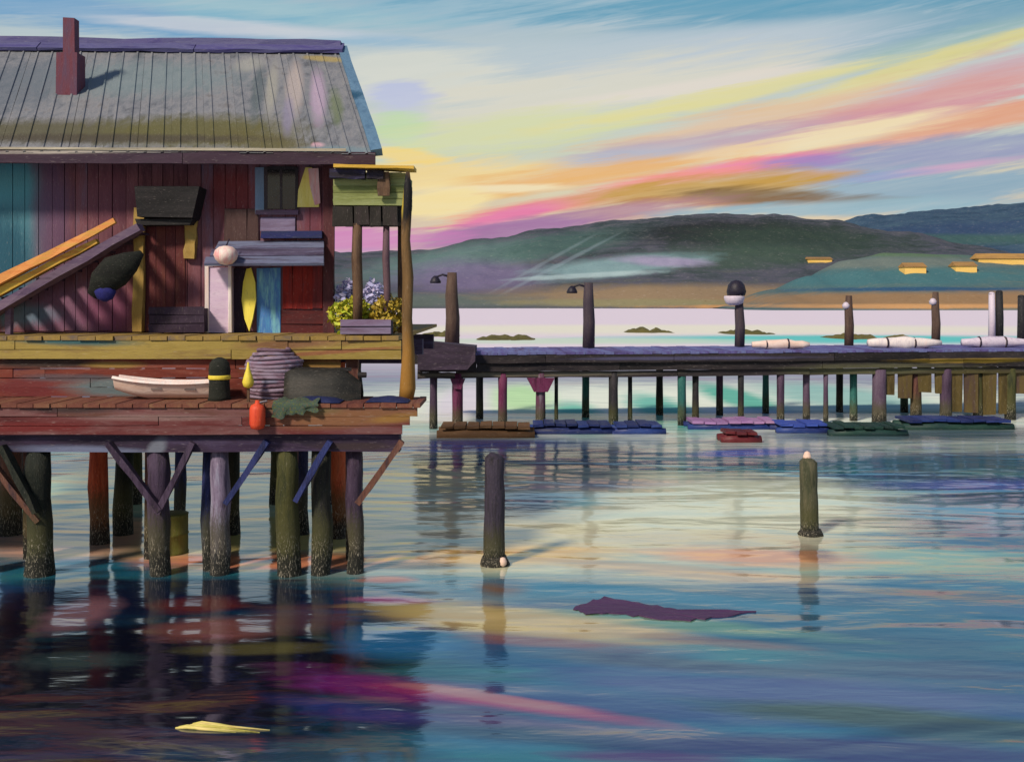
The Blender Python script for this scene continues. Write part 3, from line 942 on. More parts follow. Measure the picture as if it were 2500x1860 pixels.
# lean-to awning: sloping boards
for k2 in range(3):
    y0 = 520 + k2 * 17
    p = [on_wall(442 + (2 - k2) * 12, y0 + 17, .34 + k2 * .22), on_wall(702, y0 + 15, .34 + k2 * .22), on_wall(702, y0, .12 + k2 * .22), on_wall(446 + (2 - k2) * 14, y0 + 2, .12 + k2 * .22)]
    MB().hexa(p, (0, .02, -.045), .006).build('awning_board', m_slate, shed)
# front bay under the awning
m_red = streaky('red_boards', [(108, 22, 22), (138, 34, 28), (110, 36, 40), (86, 26, 30)], 'z', .35)
m_dkred = streaky('dark_red_boards', [(64, 22, 26), (88, 32, 34), (58, 26, 32)], 'x', .4)
m_bluedoor = streaky('blue_door', [(62, 140, 178), (92, 176, 196), (70, 120, 190), (126, 190, 200)], 'z', .5, .6)
m_dkpurple = streaky('dark_purple_board', [(36, 26, 40), (52, 38, 58), (44, 32, 46)], 'z', .4)
for k2 in range(4):
    a = 612 + k2 * 22
    panel('red_board', a, 574, a + 21, 668, .08 + .01 * (k2 % 2), .05, m_red)
for k2 in range(2):
    panel('sill_board', 610, 672 + k2 * 32, 724, 702 + k2 * 32 - 6 * k2, .09, .05, m_dkred)
panel('blue_door', 557, 580, 608, 722, .07, .04, m_bluedoor)
panel('dark_door', 502, 582, 532, 722, .075, .045, m_dkpurple)

# ================================================================== THINGS AT THE SHED
def thing_from(name, mb, mat, base, label, cat, smooth=False, group=None):
    return mb.build(name, mat, None, smooth, base, label, cat, group)


# white framed lilac cupboard
m_lilac = streaky('lilac_paint', [(176, 150, 184), (204, 180, 206), (214, 196, 214)], 'x', .35, .6)
b0 = on_wall(472, 718, .35)
cup = empty('cupboard', (b0.x, b0.y, ZU), 'white framed lilac cupboard against shed wall beside dark door', 'cupboard')
panel('cabinet', 450, 578, 498, 720, .36, .3, m_lilac, cup)
for (a, y0, b2, y1) in ((444, 572, 452, 720), (494, 572, 502, 720), (444, 566, 504, 576)):
    panel('frame', a, y0, b2, y1, .39, .035, m_white, cup)
# dark crate before the door
crt = empty('crate', (on_wall(400, 720, .8).x, on_wall(400, 720, .8).y, ZU), 'long dark purple crate on the deck before shed door', 'crate')
for k2 in range(3):
    panel('slat', 322, 664 + k2 * 19, 442, 681 + k2 * 19, .75 + .01 * (k2 % 2), .03, m_dkpurple, crt)
panel('crate_body', 324, 668, 440, 719, .71, .42, m_dkpurple, crt)
# yellow paddle board standing upright
m_yboard = streaky('yellow_board', [(226, 204, 62), (238, 222, 92), (232, 214, 70)], 'z', .5, .45)
pts = [(540, 718), (548, 690), (555, 650), (553, 612), (544, 580), (534, 582), (527, 612), (524, 650), (530, 690)]
thing_from('paddle_board', MB().hexa([on_wall(a, b2, .2 + (718 - b2) / 138 * -.08) for a, b2 in pts[::-1]], -NF * .06, .004), m_yboard,
           Vector((on_wall(540, 718, .2).x, on_wall(540, 718, .2).y, ZU)), 'slim yellow paddle board standing upright against shed beside blue door', 'paddle board')
# round lantern
m_lantern = streaky('pink_white_lantern', [(222, 110, 120), (236, 190, 186), (240, 226, 214), (236, 214, 140)], 'z', .25, .5)
lp = on_wall(490, 553, .82)
prof = [(.03, -.17), (.11, -.15), (.19, -.07), (.215, .01), (.19, .09), (.12, .15), (.04, .17)]
lan = empty('float', lp, 'round pink and white fishing float hanging at awning edge above lilac cupboard', 'float')
MB().lathe(lp, prof, 14, .02).build('ball', m_lantern, lan, True)
MB().tube([lp + Vector((0, 0, .16)), lp + Vector((0, .2, .30))], [.015, .012], 6).build('cord', m_dkpurple, lan)

# ramp (gangway) at the far left
gy = 17.75
g0, g1 = at(-60, 660, gy), at(248, 484, gy + .35)
ramp = empty('gangway', Vector((at(0, 700, gy).x, gy, ZU)), 'sloping gangway with orange and yellow top rail rising to shed door', 'gangway')
m_orange = streaky('orange_rail', [(214, 128, 62), (226, 152, 84), (206, 160, 70), (190, 150, 60)], 'x', .3, .6)
m_yrail = streaky('yellow_rail', [(178, 146, 48), (206, 172, 66), (190, 128, 50)], 'x', .3, .6)
m_prail = streaky('purple_stringer', [(66, 48, 74), (92, 74, 100), (110, 92, 110), (60, 44, 60)], 'x', .4)
MB().beam(at(-40, 628, gy), at(250, 478, gy), .16, .16, 6, .012, up=(0, 1, 0), taper=.55).build('top_rail', m_orange, ramp)
MB().beam(at(-40, 652, gy + .1), at(212, 522, gy + .1), .14, .17, 6, .012, up=(0, 1, 0), taper=.7).build('middle_rail', m_yrail, ramp)
MB().beam(at(-40, 690, gy + .2), at(306, 492, gy + .2), .16, .34, 6, .012, up=(0, 1, 0), taper=.8).build('stringer', m_prail, ramp)
MB().beam(at(-40, 690, gy + 1.0), at(306, 500, gy + 1.0), .16, .3, 6, .012, up=(0, 1, 0), taper=.8).build('stringer', m_prail, ramp)
for k2 in range(9):
    tt = (k2 + .5) / 9
    c0 = at(-40, 676, gy + .28).lerp(at(300, 492, gy + .28), tt)
    c1 = Vector((c0.x, gy + .95, c0.z))
    MB().beam(c0, c1, .22, .04, 2, .005).build('tread', m_dkpurple, ramp)
pp = at(20, 640, gy + .3)
MB().beam((pp.x, gy + .3, ZU), (pp.x, gy + .3, pp.z), .1, .1, 3, .008).build('post', m_prail, ramp)
# dark bundle slung under the gangway
m_black = streaky('black_cloth', [(16, 18, 16), (28, 32, 26), (40, 42, 36)], 'x', .3, .9, .7)
m_ink = streaky('ink_blue_cloth', [(22, 22, 70), (34, 36, 110), (28, 24, 60)], 'n', .3, .8, .6)
by = 17.62
c0 = at(250, 590, by)
sack = empty('net_sack', Vector((c0.x, by, ZU)), 'black net sack with ink blue tip slung under the gangway', 'sack')
MB().tube([at(200, 640, by), at(222, 612, by), at(250, 588, by), at(282, 566, by), at(308, 548, by)], [.10, .24, .29, .20, .05], 12, .07, .7).build('sack_body', m_black, sack, True)
MB().lathe(at(228, 632, by - .05), [(.02, -.17), (.12, -.12), (.17, 0), (.12, .1), (.02, .14)], 10, .06, 1.1, .7).build('sack_end', m_ink, sack, True)

# ================================================================== RAISED LOOKOUT AT THE SHED END
ly = 18.0
look = empty('lookout_cabin', Vector((at(800, 0, ly).x, ly, ZU)), 'raised olive plank cabin on tall brown posts at the shed end', 'cabin')
m_olive = streaky('olive_plank', [(96, 104, 58), (124, 132, 76), (142, 150, 100), (112, 108, 62)], 'x', .45, .75)
m_skirt = streaky('black_skirt', [(26, 24, 22), (42, 38, 34), (54, 44, 46)], 'z', .3)
for k2 in range(5):
    y0 = 374 + k2 * 14.2
    a, b2 = at(722, y0 + 13.6, ly), at(878, y0 + 13.6, ly)
    zz = at(0, y0, ly).z
    MB().box((a.x, ly + .01 * (k2 % 2), a.z), (b2.x, ly + .06, zz), .006).build('plank', m_olive, look)
    MB().box((b2.x - .05, ly + .07, a.z), (b2.x, ly + 1.3, zz), .006).build('plank', m_olive, look)
MB().box((at(722, 0, ly).x + .02, ly + .08, at(0, 480, ly).z), (at(878, 0, ly).x - .07, ly + 1.28, at(0, 372, ly).z), 0).build('cabin_core', m_skirt, look)
for (a, b2) in ((722, 766), (768, 800), (802, 826), (830, 862)):
    MB().box((at(a, 0, ly).x, ly - .03, at(0, 489 + random.uniform(-4, 4), ly).z), (at(b2, 0, ly).x, ly + .05, at(0, 447, ly).z), .012).build('skirt_board', m_skirt, look)
# roof beams on top
m_topbeam = streaky('navy_black_beam', [(22, 18, 26), (36, 30, 44), (40, 42, 90)], 'x', .3)
MB().beam(at(716, 376, ly - .12), at(792, 378, ly - .12), .14, .16, 3, .015).build('roof_beam', m_topbeam, look)
MB().beam(at(796, 377, ly - .12), at(832, 379, ly - .12), .12, .14, 3, .012).build('roof_beam', m_topbeam, look)
MB().beam(at(832, 372, ly - .1), at(832, 424, ly - .1), .2, .06, 3, .015, up=(0, 1, 0)).build('upright_board', m_brownpost, look)
m_ytrim = streaky('yellow_trim', [(206, 166, 62), (226, 188, 82)], 'x', .3, .6)
MB().beam(at(728, 362, ly - .06), at(900, 366, ly - .06), .5, .05, 5, .008).build('roof_edge', m_ytrim, look)
m_vpost = streaky('violet_brown_post', [(62, 46, 56), (88, 66, 76), (104, 80, 84)], 'z', .3)
for x, Y, z0, r, mt in ((775, 18.05, ZU, .09, m_brownpost), (838, 18.1, ZU, .062, m_vpost)):
    p = at(x, 0, Y)
    MB().tube([(p.x, Y, z0), (p.x + .01, Y, z0 + .8), (p.x - .01, Y, at(0, 560, Y).z), (p.x, Y, at(0, 484, Y).z)], [r * .9, r, r * 1.05, r * .9], 9, .05).build('post', mt, look, True)
for x, Y in ((775, 19.1), (872, 19.1)):
    p = at(x, 0, Y)
    MB().tube([(p.x, Y, ZU), (p.x, Y, at(0, 478, Y).z)], [.09, .08], 8, .04).build('post', m_brownpost, look, True)
# the tall mast-like post
m_tall = streaky('tall_post', [(92, 70, 40), (120, 92, 56), (140, 108, 52)], 'z', .35, strokes=[wstroke(882, 425, 26, 62, 0, 16.9, (20, 18, 22), 1.0),
                 wstroke(872, 430, 3, 40, 0, 16.9, (226, 200, 70), .6), wstroke(886, 820, 24, 100, 0, 16.9, (150, 108, 44), .9)])
p = at(882, 0, 16.9)
tall = empty('tall_post', Vector((p.x, 16.9, ZL)), 'tall brown and ochre post at wharf corner with blackened top', 'post')
ys = [(905, .12), (840, .13), (760, .10), (690, .085), (600, .095), (520, .075), (460, .085), (415, .075), (372, .03)]
MB().tube([(at(882 + random.uniform(-3, 3), 0, 16.9).x, 16.9, ZL if i == 0 else at(0, yy, 16.9).z) for i, (yy, r) in enumerate(ys)], [r for _, r in ys], 10, .06).build('post', m_tall, tall, True)

# ================================================================== SHRUBS
def leaf_mat(name, pal):
    m, t, bs = mat_begin(name)
    geo2 = t.node('ShaderNodeNewGeometry')
    n1 = t.noise(geo2.outputs['Position'], 14.0, 2.0, .5)
    fac = t.math('ADD', t.math('MULTIPLY', n1, .5), t.math('MULTIPLY', geo2.outputs['Random Per Island'], .5))
    col = t.ramp(fac, [(0.2 + .6 * i / (len(pal) - 1), lin(c)) for i, c in enumerate(pal)])
    t.l.new(col, bs.inputs['Base Color'])
    bs.inputs['Roughness'].default_value = .6
    return m


def shrub(name, c, rx, ry, rz, n, mat, label, cat='shrub', leaf=.06, stem=m_brownpost):
    root = empty(name, c, label, cat)
    c = Vector(c)
    st = MB()
    for k2 in range(6):
        a = random.uniform(0, 6.28)
        st.tube([c, c + Vector((math.cos(a) * rx * .3, math.sin(a) * ry * .3, rz * .6)), c + Vector((math.cos(a) * rx * .65, math.sin(a) * ry * .65, rz * 1.25))], [.02, .014, .006], 5)
    st.build('stem', stem, root)
    m = MB()
    for _ in range(n):
        while True:
            q = Vector((random.uniform(-1, 1), random.uniform(-1, 1), random.uniform(-1, 1)))
            if .25 < q.length < 1:
                break
        q *= 1 + .25 * mnoise.noise(q * 2.3 + c)
        p = c + Vector((q.x * rx, q.y * ry, rz + q.z * rz))
        s = leaf * random.uniform(.6, 1.3)
        d = Vector((random.gauss(0, 1), random.gauss(0, 1), random.gauss(.3, .8))).normalized()
        e = d.cross(Vector((random.gauss(0, 1), random.gauss(0, 1), random.gauss(0, 1)))).normalized()
        m.add([p - d * s, p + e * s * .5, p + d * s, p - e * s * .5], [(0, 1, 2, 3)])
    m.build('foliage', mat, root)
    return root


m_lime = leaf_mat('lime_leaf', [(120, 136, 30), (168, 182, 44), (196, 196, 60), (176, 150, 40)])
m_gold = leaf_mat('gold_leaf', [(130, 112, 30), (172, 148, 46), (190, 166, 60)])
m_lil2 = leaf_mat('lilac_leaf', [(150, 152, 200), (182, 182, 222), (196, 186, 220)])
q = at(765, 715, 18.6)
shrub('shrub', (q.x, 18.45, ZU), .42, .3, .33, 1000, m_lime, 'bright lime green shrub at the foot of the lookout posts')
q = at(842, 715, 18.2)
shrub('shrub', (q.x, 18.2, ZU), .30, .3, .36, 700, m_gold, 'golden yellow shrub beside the tall wharf post')
q = at(756, 700, 19.0)
shrub('shrub', (q.x, 19.0, ZU), .26, .25, .52, 600, m_lil2, 'lilac blue shrub behind the lime shrub, next to shed corner')
q = at(812, 700, 19.0)
shrub('shrub', (q.x, 19.0, ZU), .27, .25, .50, 600, m_lil2, 'lilac blue shrub between the two lookout posts')
# purple brown crate in front of shrubs
cb = at(795, 0, 17.5)
pc2 = empty('crate', Vector((cb.x, 17.5, ZU)), 'low purple brown slatted crate below lime shrub at deck edge', 'crate')
for k2 in range(2):
    MB().box((at(738, 0, 17.45).x, 17.42, ZU + .03 + k2 * .13), (at(848, 0, 17.45).x, 17.46, ZU + .14 + k2 * .13), .006).build('slat', m_lil, pc2)
MB().box((at(740, 0, 17.45).x, 17.465, ZU + .012), (at(846, 0, 17.45).x, 17.9, ZU + .25), .004).build('crate_body', m_dkpurple, pc2)

# ================================================================== THINGS ON THE LOWER WALKWAY
ty = 16.75
# black bollard
p = at(476, 0, ty)
bol = empty('bollard', Vector((p.x, ty, ZL)), 'stubby black bollard with rounded top on lower walkway', 'bollard')
MB().lathe((p.x, ty, ZL), [(.19, 0), (.175, .06), (.165, .3), (.175, .5), (.16, .60), (.11, .67), (.03, .70)], 14, .02).build('bollard_body', m_black, bol, True)
m_ymark = streaky('yellow_paint', [(214, 190, 50), (230, 210, 80)], 'z', .2, .5)
MB().lathe((p.x, ty, ZL + .34), [(.178, 0), (.182, .02), (.182, .05), (.178, .07)], 14, .0).build('band', m_ymark, bol, True)
# rope coil drum
m_rope = streaky('purple_rope', [(84, 62, 76), (122, 98, 114), (150, 136, 156), (110, 86, 96)], 'x', .25, .8, .6)
m_rope2 = streaky('blue_rope', [(120, 150, 176), (140, 110, 130), (160, 140, 160)], 'x', .25, .8, .6)
p = at(584, 0, ty)
coil = empty('rope_coil', Vector((p.x, ty, ZL)), 'tall stacked coil of purple grey rope beside black bollard', 'rope coil')
nr = 13
for k2 in range(nr):
    tt = k2 / (nr - 1)
    rr = (.40 + .05 * math.sin(tt * 2.6)) * (1 if tt < .75 else 1 - (tt - .75) * 1.6)
    ring = MB()
    n = 22
    vs, fs = [], []
    cx, cyy = p.x + random.uniform(-.02, .02), ty + .35 + random.uniform(-.02, .02)
    z = ZL + .036 + k2 * .064
    for a in range(n):
        th = 2 * math.pi * a / n
        for b2 in range(6):
            ph = 2 * math.pi * b2 / 6
            r2 = rr + .036 * math.cos(ph)
            vs.append((cx + math.cos(th) * r2, cyy + math.sin(th) * r2 * .85, z + .036 * math.sin(ph) + .012 * math.sin(th * 2 + k2)))
    for a in range(n):
        for b2 in range(6):
            i0, i1 = a * 6 + b2, a * 6 + (b2 + 1) % 6
            j0, j1 = ((a + 1) % n) * 6 + b2, ((a + 1) % n) * 6 + (b2 + 1) % 6
            fs.append((i0, j0, j1, i1))
    ring.add(vs, fs).build('turn', m_rope2 if k2 in (4, 9) else m_rope, coil, True)
# small yellow float in front of the coil
p = at(538, 0, 16.45)
fl = empty('float', Vector((p.x, 16.45, ZL)), 'small yellow pear-shaped float leaning on the rope coil', 'float')
MB().lathe((p.x, 16.45, ZL + .22), [(.02, 0), (.075, .03), (.095, .1), (.07, .2), (.03, .32), (.012, .42)], 10, .02).build('float_body', m_ymark, fl, True)
MB().beam((p.x, 16.47, ZL), (p.x, 16.47, ZL + .26), .04, .04, 2, .004).build('peg', m_brownpost, fl)
# dark upturned tender
m_tender = streaky('dark_hull', [(20, 20, 20), (36, 36, 32), (54, 50, 44)], 'x', .35, .6)


def boat_mesh(c, L, W, H, yaw=0.0, upside=False, n=11, sheer=.25, stern=.7):
    c = Vector(c)
    vs, fs = [], []
    secs = 7
    cs, sn = math.cos(yaw), math.sin(yaw)
    for i in range(n):
        t2 = i / (n - 1)
        x2 = (t2 - .5) * L
        wdt = W / 2 * (math.sin(math.pi * (0.12 + .88 * (1 - t2) * 1.0) ** .9) ** .6 if t2 > .45 else stern + (1 - stern) * math.sin(math.pi / 2 * t2 / .45))
        wdt = max(wdt, .02)
        top = H * (1 + sheer * (2 * t2 - .8) ** 2)
        bot = H * .55 * max(0, t2 - .72) ** 1.2 / (.28 ** 1.2)
        for k2 in range(secs):
            a = -1 + 2 * k2 / (secs - 1)
            y2 = a * wdt
            z2 = bot + (top - bot) * abs(a) ** 2.4
            if upside:
                z2 = H * 1.15 - z2
            vs.append(c + Vector((x2 * cs - y2 * sn, x2 * sn + y2 * cs, z2)))
    for i in range(n - 1):
        for k2 in range(secs - 1):
            q2 = i * secs + k2
            fs.append((q2, q2 + 1, q2 + secs + 1, q2 + secs))
    fs.append(tuple(range(secs)))
    return vs, fs


p = at(702, 0, 16.9)
ten = empty('tender', Vector((p.x, 16.9, ZL)), 'small black upturned tender lying on lower walkway', 'boat')
v, f = boat_mesh((p.x, 16.9, ZL + .01), 1.25, .62, .44, 0.05, True)
MB().add(v, f).build('hull', m_tender, ten, True)
MB().beam((p.x - .55, 16.9, ZL + .50), (p.x + .45, 16.93, ZL + .49), .05, .05, 4, .006).build('keel', m_blackwood, ten)
MB().tube([(p.x + .56, 16.92, ZL + .40), (p.x + .70, 16.92, ZL + .40)], [.05, .045], 8).build('stem_post', m_blackwood, ten)
# pale pink plank
m_palep = streaky('pale_pink_plank', [(206, 170, 150), (224, 196, 180), (232, 214, 204)], 'x', .4, .6)
# navy tarpaulins, folded flat
m_tarp = streaky('navy_tarp', [(20, 26, 54), (30, 40, 84), (24, 30, 62)], 'x', .25, .6, .6)


def tarp(x0, x1, Y, hgt, label):
    a, b2 = at(x0, 0, Y).x, at(x1, 0, Y).x
    def fn(u2, v2):
        rim = (math.sin(math.pi * u2) ** .5) * (math.sin(math.pi * v2) ** .5)
        return (a + (b2 - a) * u2, Y - .25 + .5 * v2 + .05 * math.sin(u2 * 5), ZL + .012 + hgt * rim * (.8 + .35 * mnoise.noise(Vector((u2 * 4, v2 * 4, x0)))))
    g = grid_mesh(14, 8, fn)
    return thing_from('tarpaulin', g, m_tarp, Vector(((a + b2) / 2, Y, ZL)), label, 'tarpaulin', True)


tarp(640, 742, 16.45, .10, 'folded navy tarpaulin lying in front of the black tender')
tarp(796, 888, 16.5, .10, 'folded navy tarpaulin at the right end of walkway by tall post')
# red fender over the front edge
m_fender = streaky('red_fender', [(184, 40, 30), (214, 78, 44), (196, 60, 48)], 'z', .25, .5)
p = at(558, 0, 16.02)
fe = empty('fender', Vector((p.x, 16.02, 2.4)), 'red orange fender hanging over walkway front below rope coil', 'fender')
MB().lathe((p.x, 16.02, 2.42), [(.03, -.04), (.10, -.02), (.125, .05), (.125, .28), (.1, .34), (.04, .37), (.03, .42)], 12, .03).build('fender_body', m_fender, fe, True)
MB().tube([(p.x, 16.02, 2.78), (p.x, 16.1, ZL + .02), (p.x + .05, 16.4, ZL + .02)], [.015, .015, .015], 6).build('rope', m_white, fe)
m_olnet = streaky('olive_net', [(70, 74, 36), (112, 116, 56), (64, 92, 88), (130, 104, 60)], 'n', .12, .9, .9)


def net_fn(u2, v2):
    xx = at(592, 0, 16.1).x + (at(690, 0, 16.1).x - at(592, 0, 16.1).x) * u2
    wv = mnoise.noise(Vector((u2 * 7, v2 * 5, 1.3)))
    if v2 < .5:
        return (xx, 16.5 - .42 * v2 / .5, ZL + .03 + .05 * (wv + .6))
    k3 = (v2 - .5) / .5
    return (xx + .04 * wv, 16.06 - .03 * wv, ZL + .03 - k3 * (.26 - .14 * u2 + .05 * wv))


thing_from('fishing_net', grid_mesh(18, 12, net_fn), m_olnet, Vector((at(640, 0, 16.2).x, 16.2, ZL)), 'olive fishing net draped over walkway edge beside red fender', 'net', True)
# olive drum floating under the wharf
m_drum = streaky('olive_drum', [(62, 66, 24), (96, 98, 40), (112, 104, 48)], 'z', .3, .6)
p = at(372, 0, 17.9)
dr = empty('drum', Vector((p.x, 17.9, 0)), 'rusty olive drum floating between the wharf piles', 'drum')
MB().lathe((p.x, 17.9, -.3), [(.27, 0), (.29, .03), (.28, .3), (.295, .32), (.28, .34), (.28, .62), (.295, .64), (.28, .66), (.28, .95), (.29, .98), (.25, .99)], 16, .008).build('drum_body', m_drum, dr, True)

# ================================================================== MOORING PILES IN OPEN WATER
def mooring(x, ytop, yfoot, r, pal_top, label, lean=0.0):
    f0 = wat(x, yfoot)
    Y = f0.y
    z1 = at(x, ytop, Y).z
    root = empty('mooring_pile', Vector((f0.x, Y, 0)), label, 'pile')
    pts, rad = [], []
    n = 10
    for i in range(n):
        k2 = i / (n - 1)
        z = -1 + (z1 + 1) * k2
        pts.append((f0.x + lean * k2 * z1, Y, z))
        rad.append(r * (1.1 - .14 * k2) * random.uniform(.96, 1.04))
    pts.append((f0.x + lean * z1 + .02, Y, z1 + .07))
    rad.append(r * .55)
    MB().tube(pts, rad, 14, .06).build('shaft', pal_top, root, True)
    return root, f0, Y, z1


m_moor = streaky('mooring_wood', [(22, 20, 24), (40, 36, 44), (62, 56, 72), (30, 28, 32)], 'z', .25, .75, .9, tide=.4)
m_moor2 = streaky('mooring_green_wood', [(36, 40, 30), (66, 70, 50), (96, 92, 72), (28, 50, 56)], 'z', .25, .75, .9, tide=.4)
root, f0, Y, z1 = mooring(1072, 992, 1222, .17, m_moor, 'thick black mooring pile in open water right of wharf')
MB().lathe((f0.x + .14, Y - .17, .06), [(.02, -.05), (.06, -.02), (.07, .04), (.04, .09), (.01, .1)], 8, .05).build('barnacle_knob', m_palep, root, True)
MB().lathe((f0.x, Y, -.05), [(.24, 0), (.25, .06), (.23, .14), (.19, .2)], 12, .1).build('weed_collar', PM['brown'], root, True)
root, f0, Y, z1 = mooring(1757, 1000, 1158, .165, m_moor2, 'shorter green brown mooring pile leaning in water at right', -.03)
MB().lathe((f0.x, Y, -.05), [(.22, 0), (.23, .06), (.21, .12), (.18, .16)], 12, .1).build('weed_collar', PM['brown'], root, True)
MB().lathe((f0.x - .06 , Y, z1 + .05), [(.07, 0), (.08, .05), (.05, .13), (.01, .15)], 8, .06).build('cap', m_palep, root, True)

# ================================================================== LONG PIER
PA, PB = Vector((at(905, 0, 34.6).x, 34.6, 0)), Vector((24.0, 38.2, 0))
PD = (PB - PA).normalized()
PN = Vector((-PD.y, PD.x, 0))       # towards the back
PL = (PB - PA).length
ZPD = 2.62
PW = 4.0
pier = empty('pier', PA, 'long dark timber pier on many thin piles crossing the bay', 'pier')
m_pdeck = streaky('pier_plank', [(74, 62, 104), (92, 84, 140), (104, 112, 160), (84, 70, 110)], 'y', .8, strokes=[])
m_pfas = streaky('pier_fascia', [(20, 18, 20), (36, 32, 34), (50, 44, 46), (26, 22, 30)], 'x', .8, strokes=[
    wstroke(980, 760, 80, 26, 0, 35, (50, 40, 54), .8), wstroke(1150, 812, 260, 5, 0, 35, (130, 124, 108), .6), wstroke(1900, 800, 200, 14, 0, 37, (92, 92, 66), .8),
    wstroke(2100, 815, 160, 18, 0, 37.5, (80, 74, 40), .85), wstroke(2100, 780, 160, 5, 0, 37.5, (176, 144, 52), .8), wstroke(1500, 775, 260, 4, 0, 36, (84, 82, 116), .7)])
n = int(PL / .34)
for i in range(n):
    a = PA + PD * (i * .34 + .006)
    b2 = PA + PD * (i * .34 + .334)
    z = ZPD + random.uniform(-.012, .012)
    MB().hexa([a + Vector((0, 0, z)), b2 + Vector((0, 0, z)), b2 + PN * PW + Vector((0, 0, z)), a + PN * PW + Vector((0, 0, z))], (0, 0, -.08)).build('plank', m_pdeck, pier)
for r, (z0, z1) in enumerate(((2.25, 2.53), (1.97, 2.24), (1.74, 1.95))):
    cuts = [0] + [PL * (k2 + random.uniform(.2, .8)) / 5 for k2 in range(5)] + [PL]
    for a, b2 in zip(cuts, cuts[1:]):
        MB().beam(PA + PD * (a + .01) + PN * (.06 + .1 * r + random.uniform(0, .03)) + Vector((0, 0, (z0 + z1) / 2)), PA + PD * (b2 - .01) + PN * (.06 + .1 * r) + Vector((0, 0, (z0 + z1) / 2 + random.uniform(-.015, .015))), .12, z1 - z0, 6, .015).build('fascia_board', m_pfas, pier)
MB().beam(PA + PN * (PW - .2) + Vector((0, 0, 2.25)), PB + PN * (PW - .2) + Vector((0, 0, 2.25)), .2, .5, 10, .015).build('beam', m_pfas, pier)
# landing block at the near end
m_land = streaky('landing', [(34, 28, 34), (54, 44, 58), (74, 60, 80)], 'x', .7)
la, lb = at(906, 0, 34.3), at(1030, 0, 34.3)
lm = MB()
lm.hexa([Vector((la.x, 34.3, 2.05)), Vector((lb.x - .3, 34.35, 2.05)), Vector((lb.x, 34.35, 2.35)), Vector((lb.x, 34.35, 2.86)), Vector((la.x, 34.3, 3.05))], (0, 1.6, 0), .03)
lm.build('landing', m_land, pier)


def ppile(x, off, r, pal, ztop=1.9, lean=0.0):
    o = Vector((0, 0, EYE))
    d = at(x, 0, 1.0)
    c = PA + PN * off
    k2 = (c.x * PN.x + c.y * PN.y) / (d.x * PN.x + d.y * PN.y)
    q2 = Vector((d.x * k2, d.y * k2, 0))
    pts = [(q2.x + lean, q2.y, -1), (q2.x + lean * .5, q2.y, .6), (q2.x, q2.y, 1.3), (q2.x, q2.y, ztop)]
    MB().tube(pts, [r * 1.08, r, r * .95, r], 9, .06).build('pile', pal, pier, True)
    return q2


m_mag = streaky('magenta_pile', [(70, 26, 52), (104, 40, 78), (90, 60, 80), (120, 112, 122)], 'z', .4, tide=.5)
m_blk = streaky('black_pile', [(18, 20, 22), (34, 36, 38), (50, 46, 52)], 'z', .4, tide=.5)
m_vio = streaky('violet_pile', [(52, 38, 56), (78, 60, 82), (96, 82, 100)], 'z', .4, tide=.5)
m_tealp = streaky('teal_pile', [(30, 74, 74), (44, 104, 98), (36, 60, 62)], 'z', .4, tide=.5)
for x, off, r, mt in ((992, .35, .19, m_mag), (1090, .35, .16, m_mag), (1172, .35, .18, m_mag), (1206, .5, .07, m_blk), (1330, .35, .17, m_blk), (1366, .8, .08, m_blk),
                      (1478, .35, .15, m_tealp), (1508, .5, .12, m_blk), (1606, .35, .11, m_blk), (1692, .35, .14, m_vio), (1748, .6, .13, m_vio), (1790, .35, .09, m_vio),
                      (1850, .8, .14, m_tealp), (1906, .35, .26, m_vio), (1985, .5, .20, PM['brown']), (2050, .35, .22, m_vio), (2120, .5, .18, PM['olive']), (2190, .35, .2, PM['olive']),
                      (2280, .35, .2, m_vio), (940, .5, .14, m_vio),
                      (1040, 3.2, .14, m_blk), (1270, 3.2, .14, m_tealp), (1430, 3.6, .14, m_blk), (1560, 3.2, .14, m_vio), (1660, 3.6, .13, m_tealp), (1820, 3.6, .14, m_blk), (1960, 3.2, .15, m_tealp), (2100, 3.6, .15, m_vio)):
    q2 = ppile(x, off, r, mt)
# brackets at pile heads and hanging boards at right
q2 = ppile(1172, .30, .1, m_mag)
for x, wd2, yb, mt in ((1172, .95, 848, m_mag), (992, .5, 842, m_mag)):
    d = at(x, 0, 1.0)
    k2 = (PA.x * PN.x + PA.y * PN.y + .1) / (d.x * PN.x + d.y * PN.y)
    c = Vector((d.x * k2, d.y * k2 - .02, 0))
    zt2, zb3 = 1.93, EYE + (HOR - yb * K) / F * k2
    MB().hexa([Vector((c.x - wd2 * .25, c.y, zb3)), Vector((c.x + wd2 * .25, c.y, zb3)), Vector((c.x + wd2 / 2, c.y, zt2 - .2)), Vector((c.x - wd2 / 2, c.y, zt2 - .2))], (0, .2, 0), .015).build('bracket', mt, pier)
m_hang = streaky('hanging_boards', [(62, 52, 26), (92, 78, 40), (74, 56, 52)], 'z', .6)
for i in range(9):
    x = 1930 + i * 36 + random.uniform(-6, 6)
    yb = random.uniform(850, 905) if x > 2040 else random.uniform(838, 865)
    d = at(x, 0, 1.0)
    k2 = (PA.x * PN.x + PA.y * PN.y + .28) / (d.x * PN.x + d.y * PN.y)
    c = Vector((d.x * k2, d.y * k2, 0))
    zb3 = EYE + (HOR - yb * K) / F * k2
    MB().hexa([Vector((c.x - .24, c.y, zb3)), Vector((c.x + .24, c.y, zb3)), Vector((c.x + .26, c.y, 1.96)), Vector((c.x - .26, c.y, 1.96))], (0, .05, 0), .02).build('hanging_board', m_hang, pier)

# ---- lamp posts and stub posts on the pier
def pier_pt(x, off):
    d = at(x, 0, 1.0)
    c = PA + PN * off
    k2 = (c.x * PN.x + c.y * PN.y) / (d.x * PN.x + d.y * PN.y)
    return Vector((d.x * k2, d.y * k2, ZPD + .01))


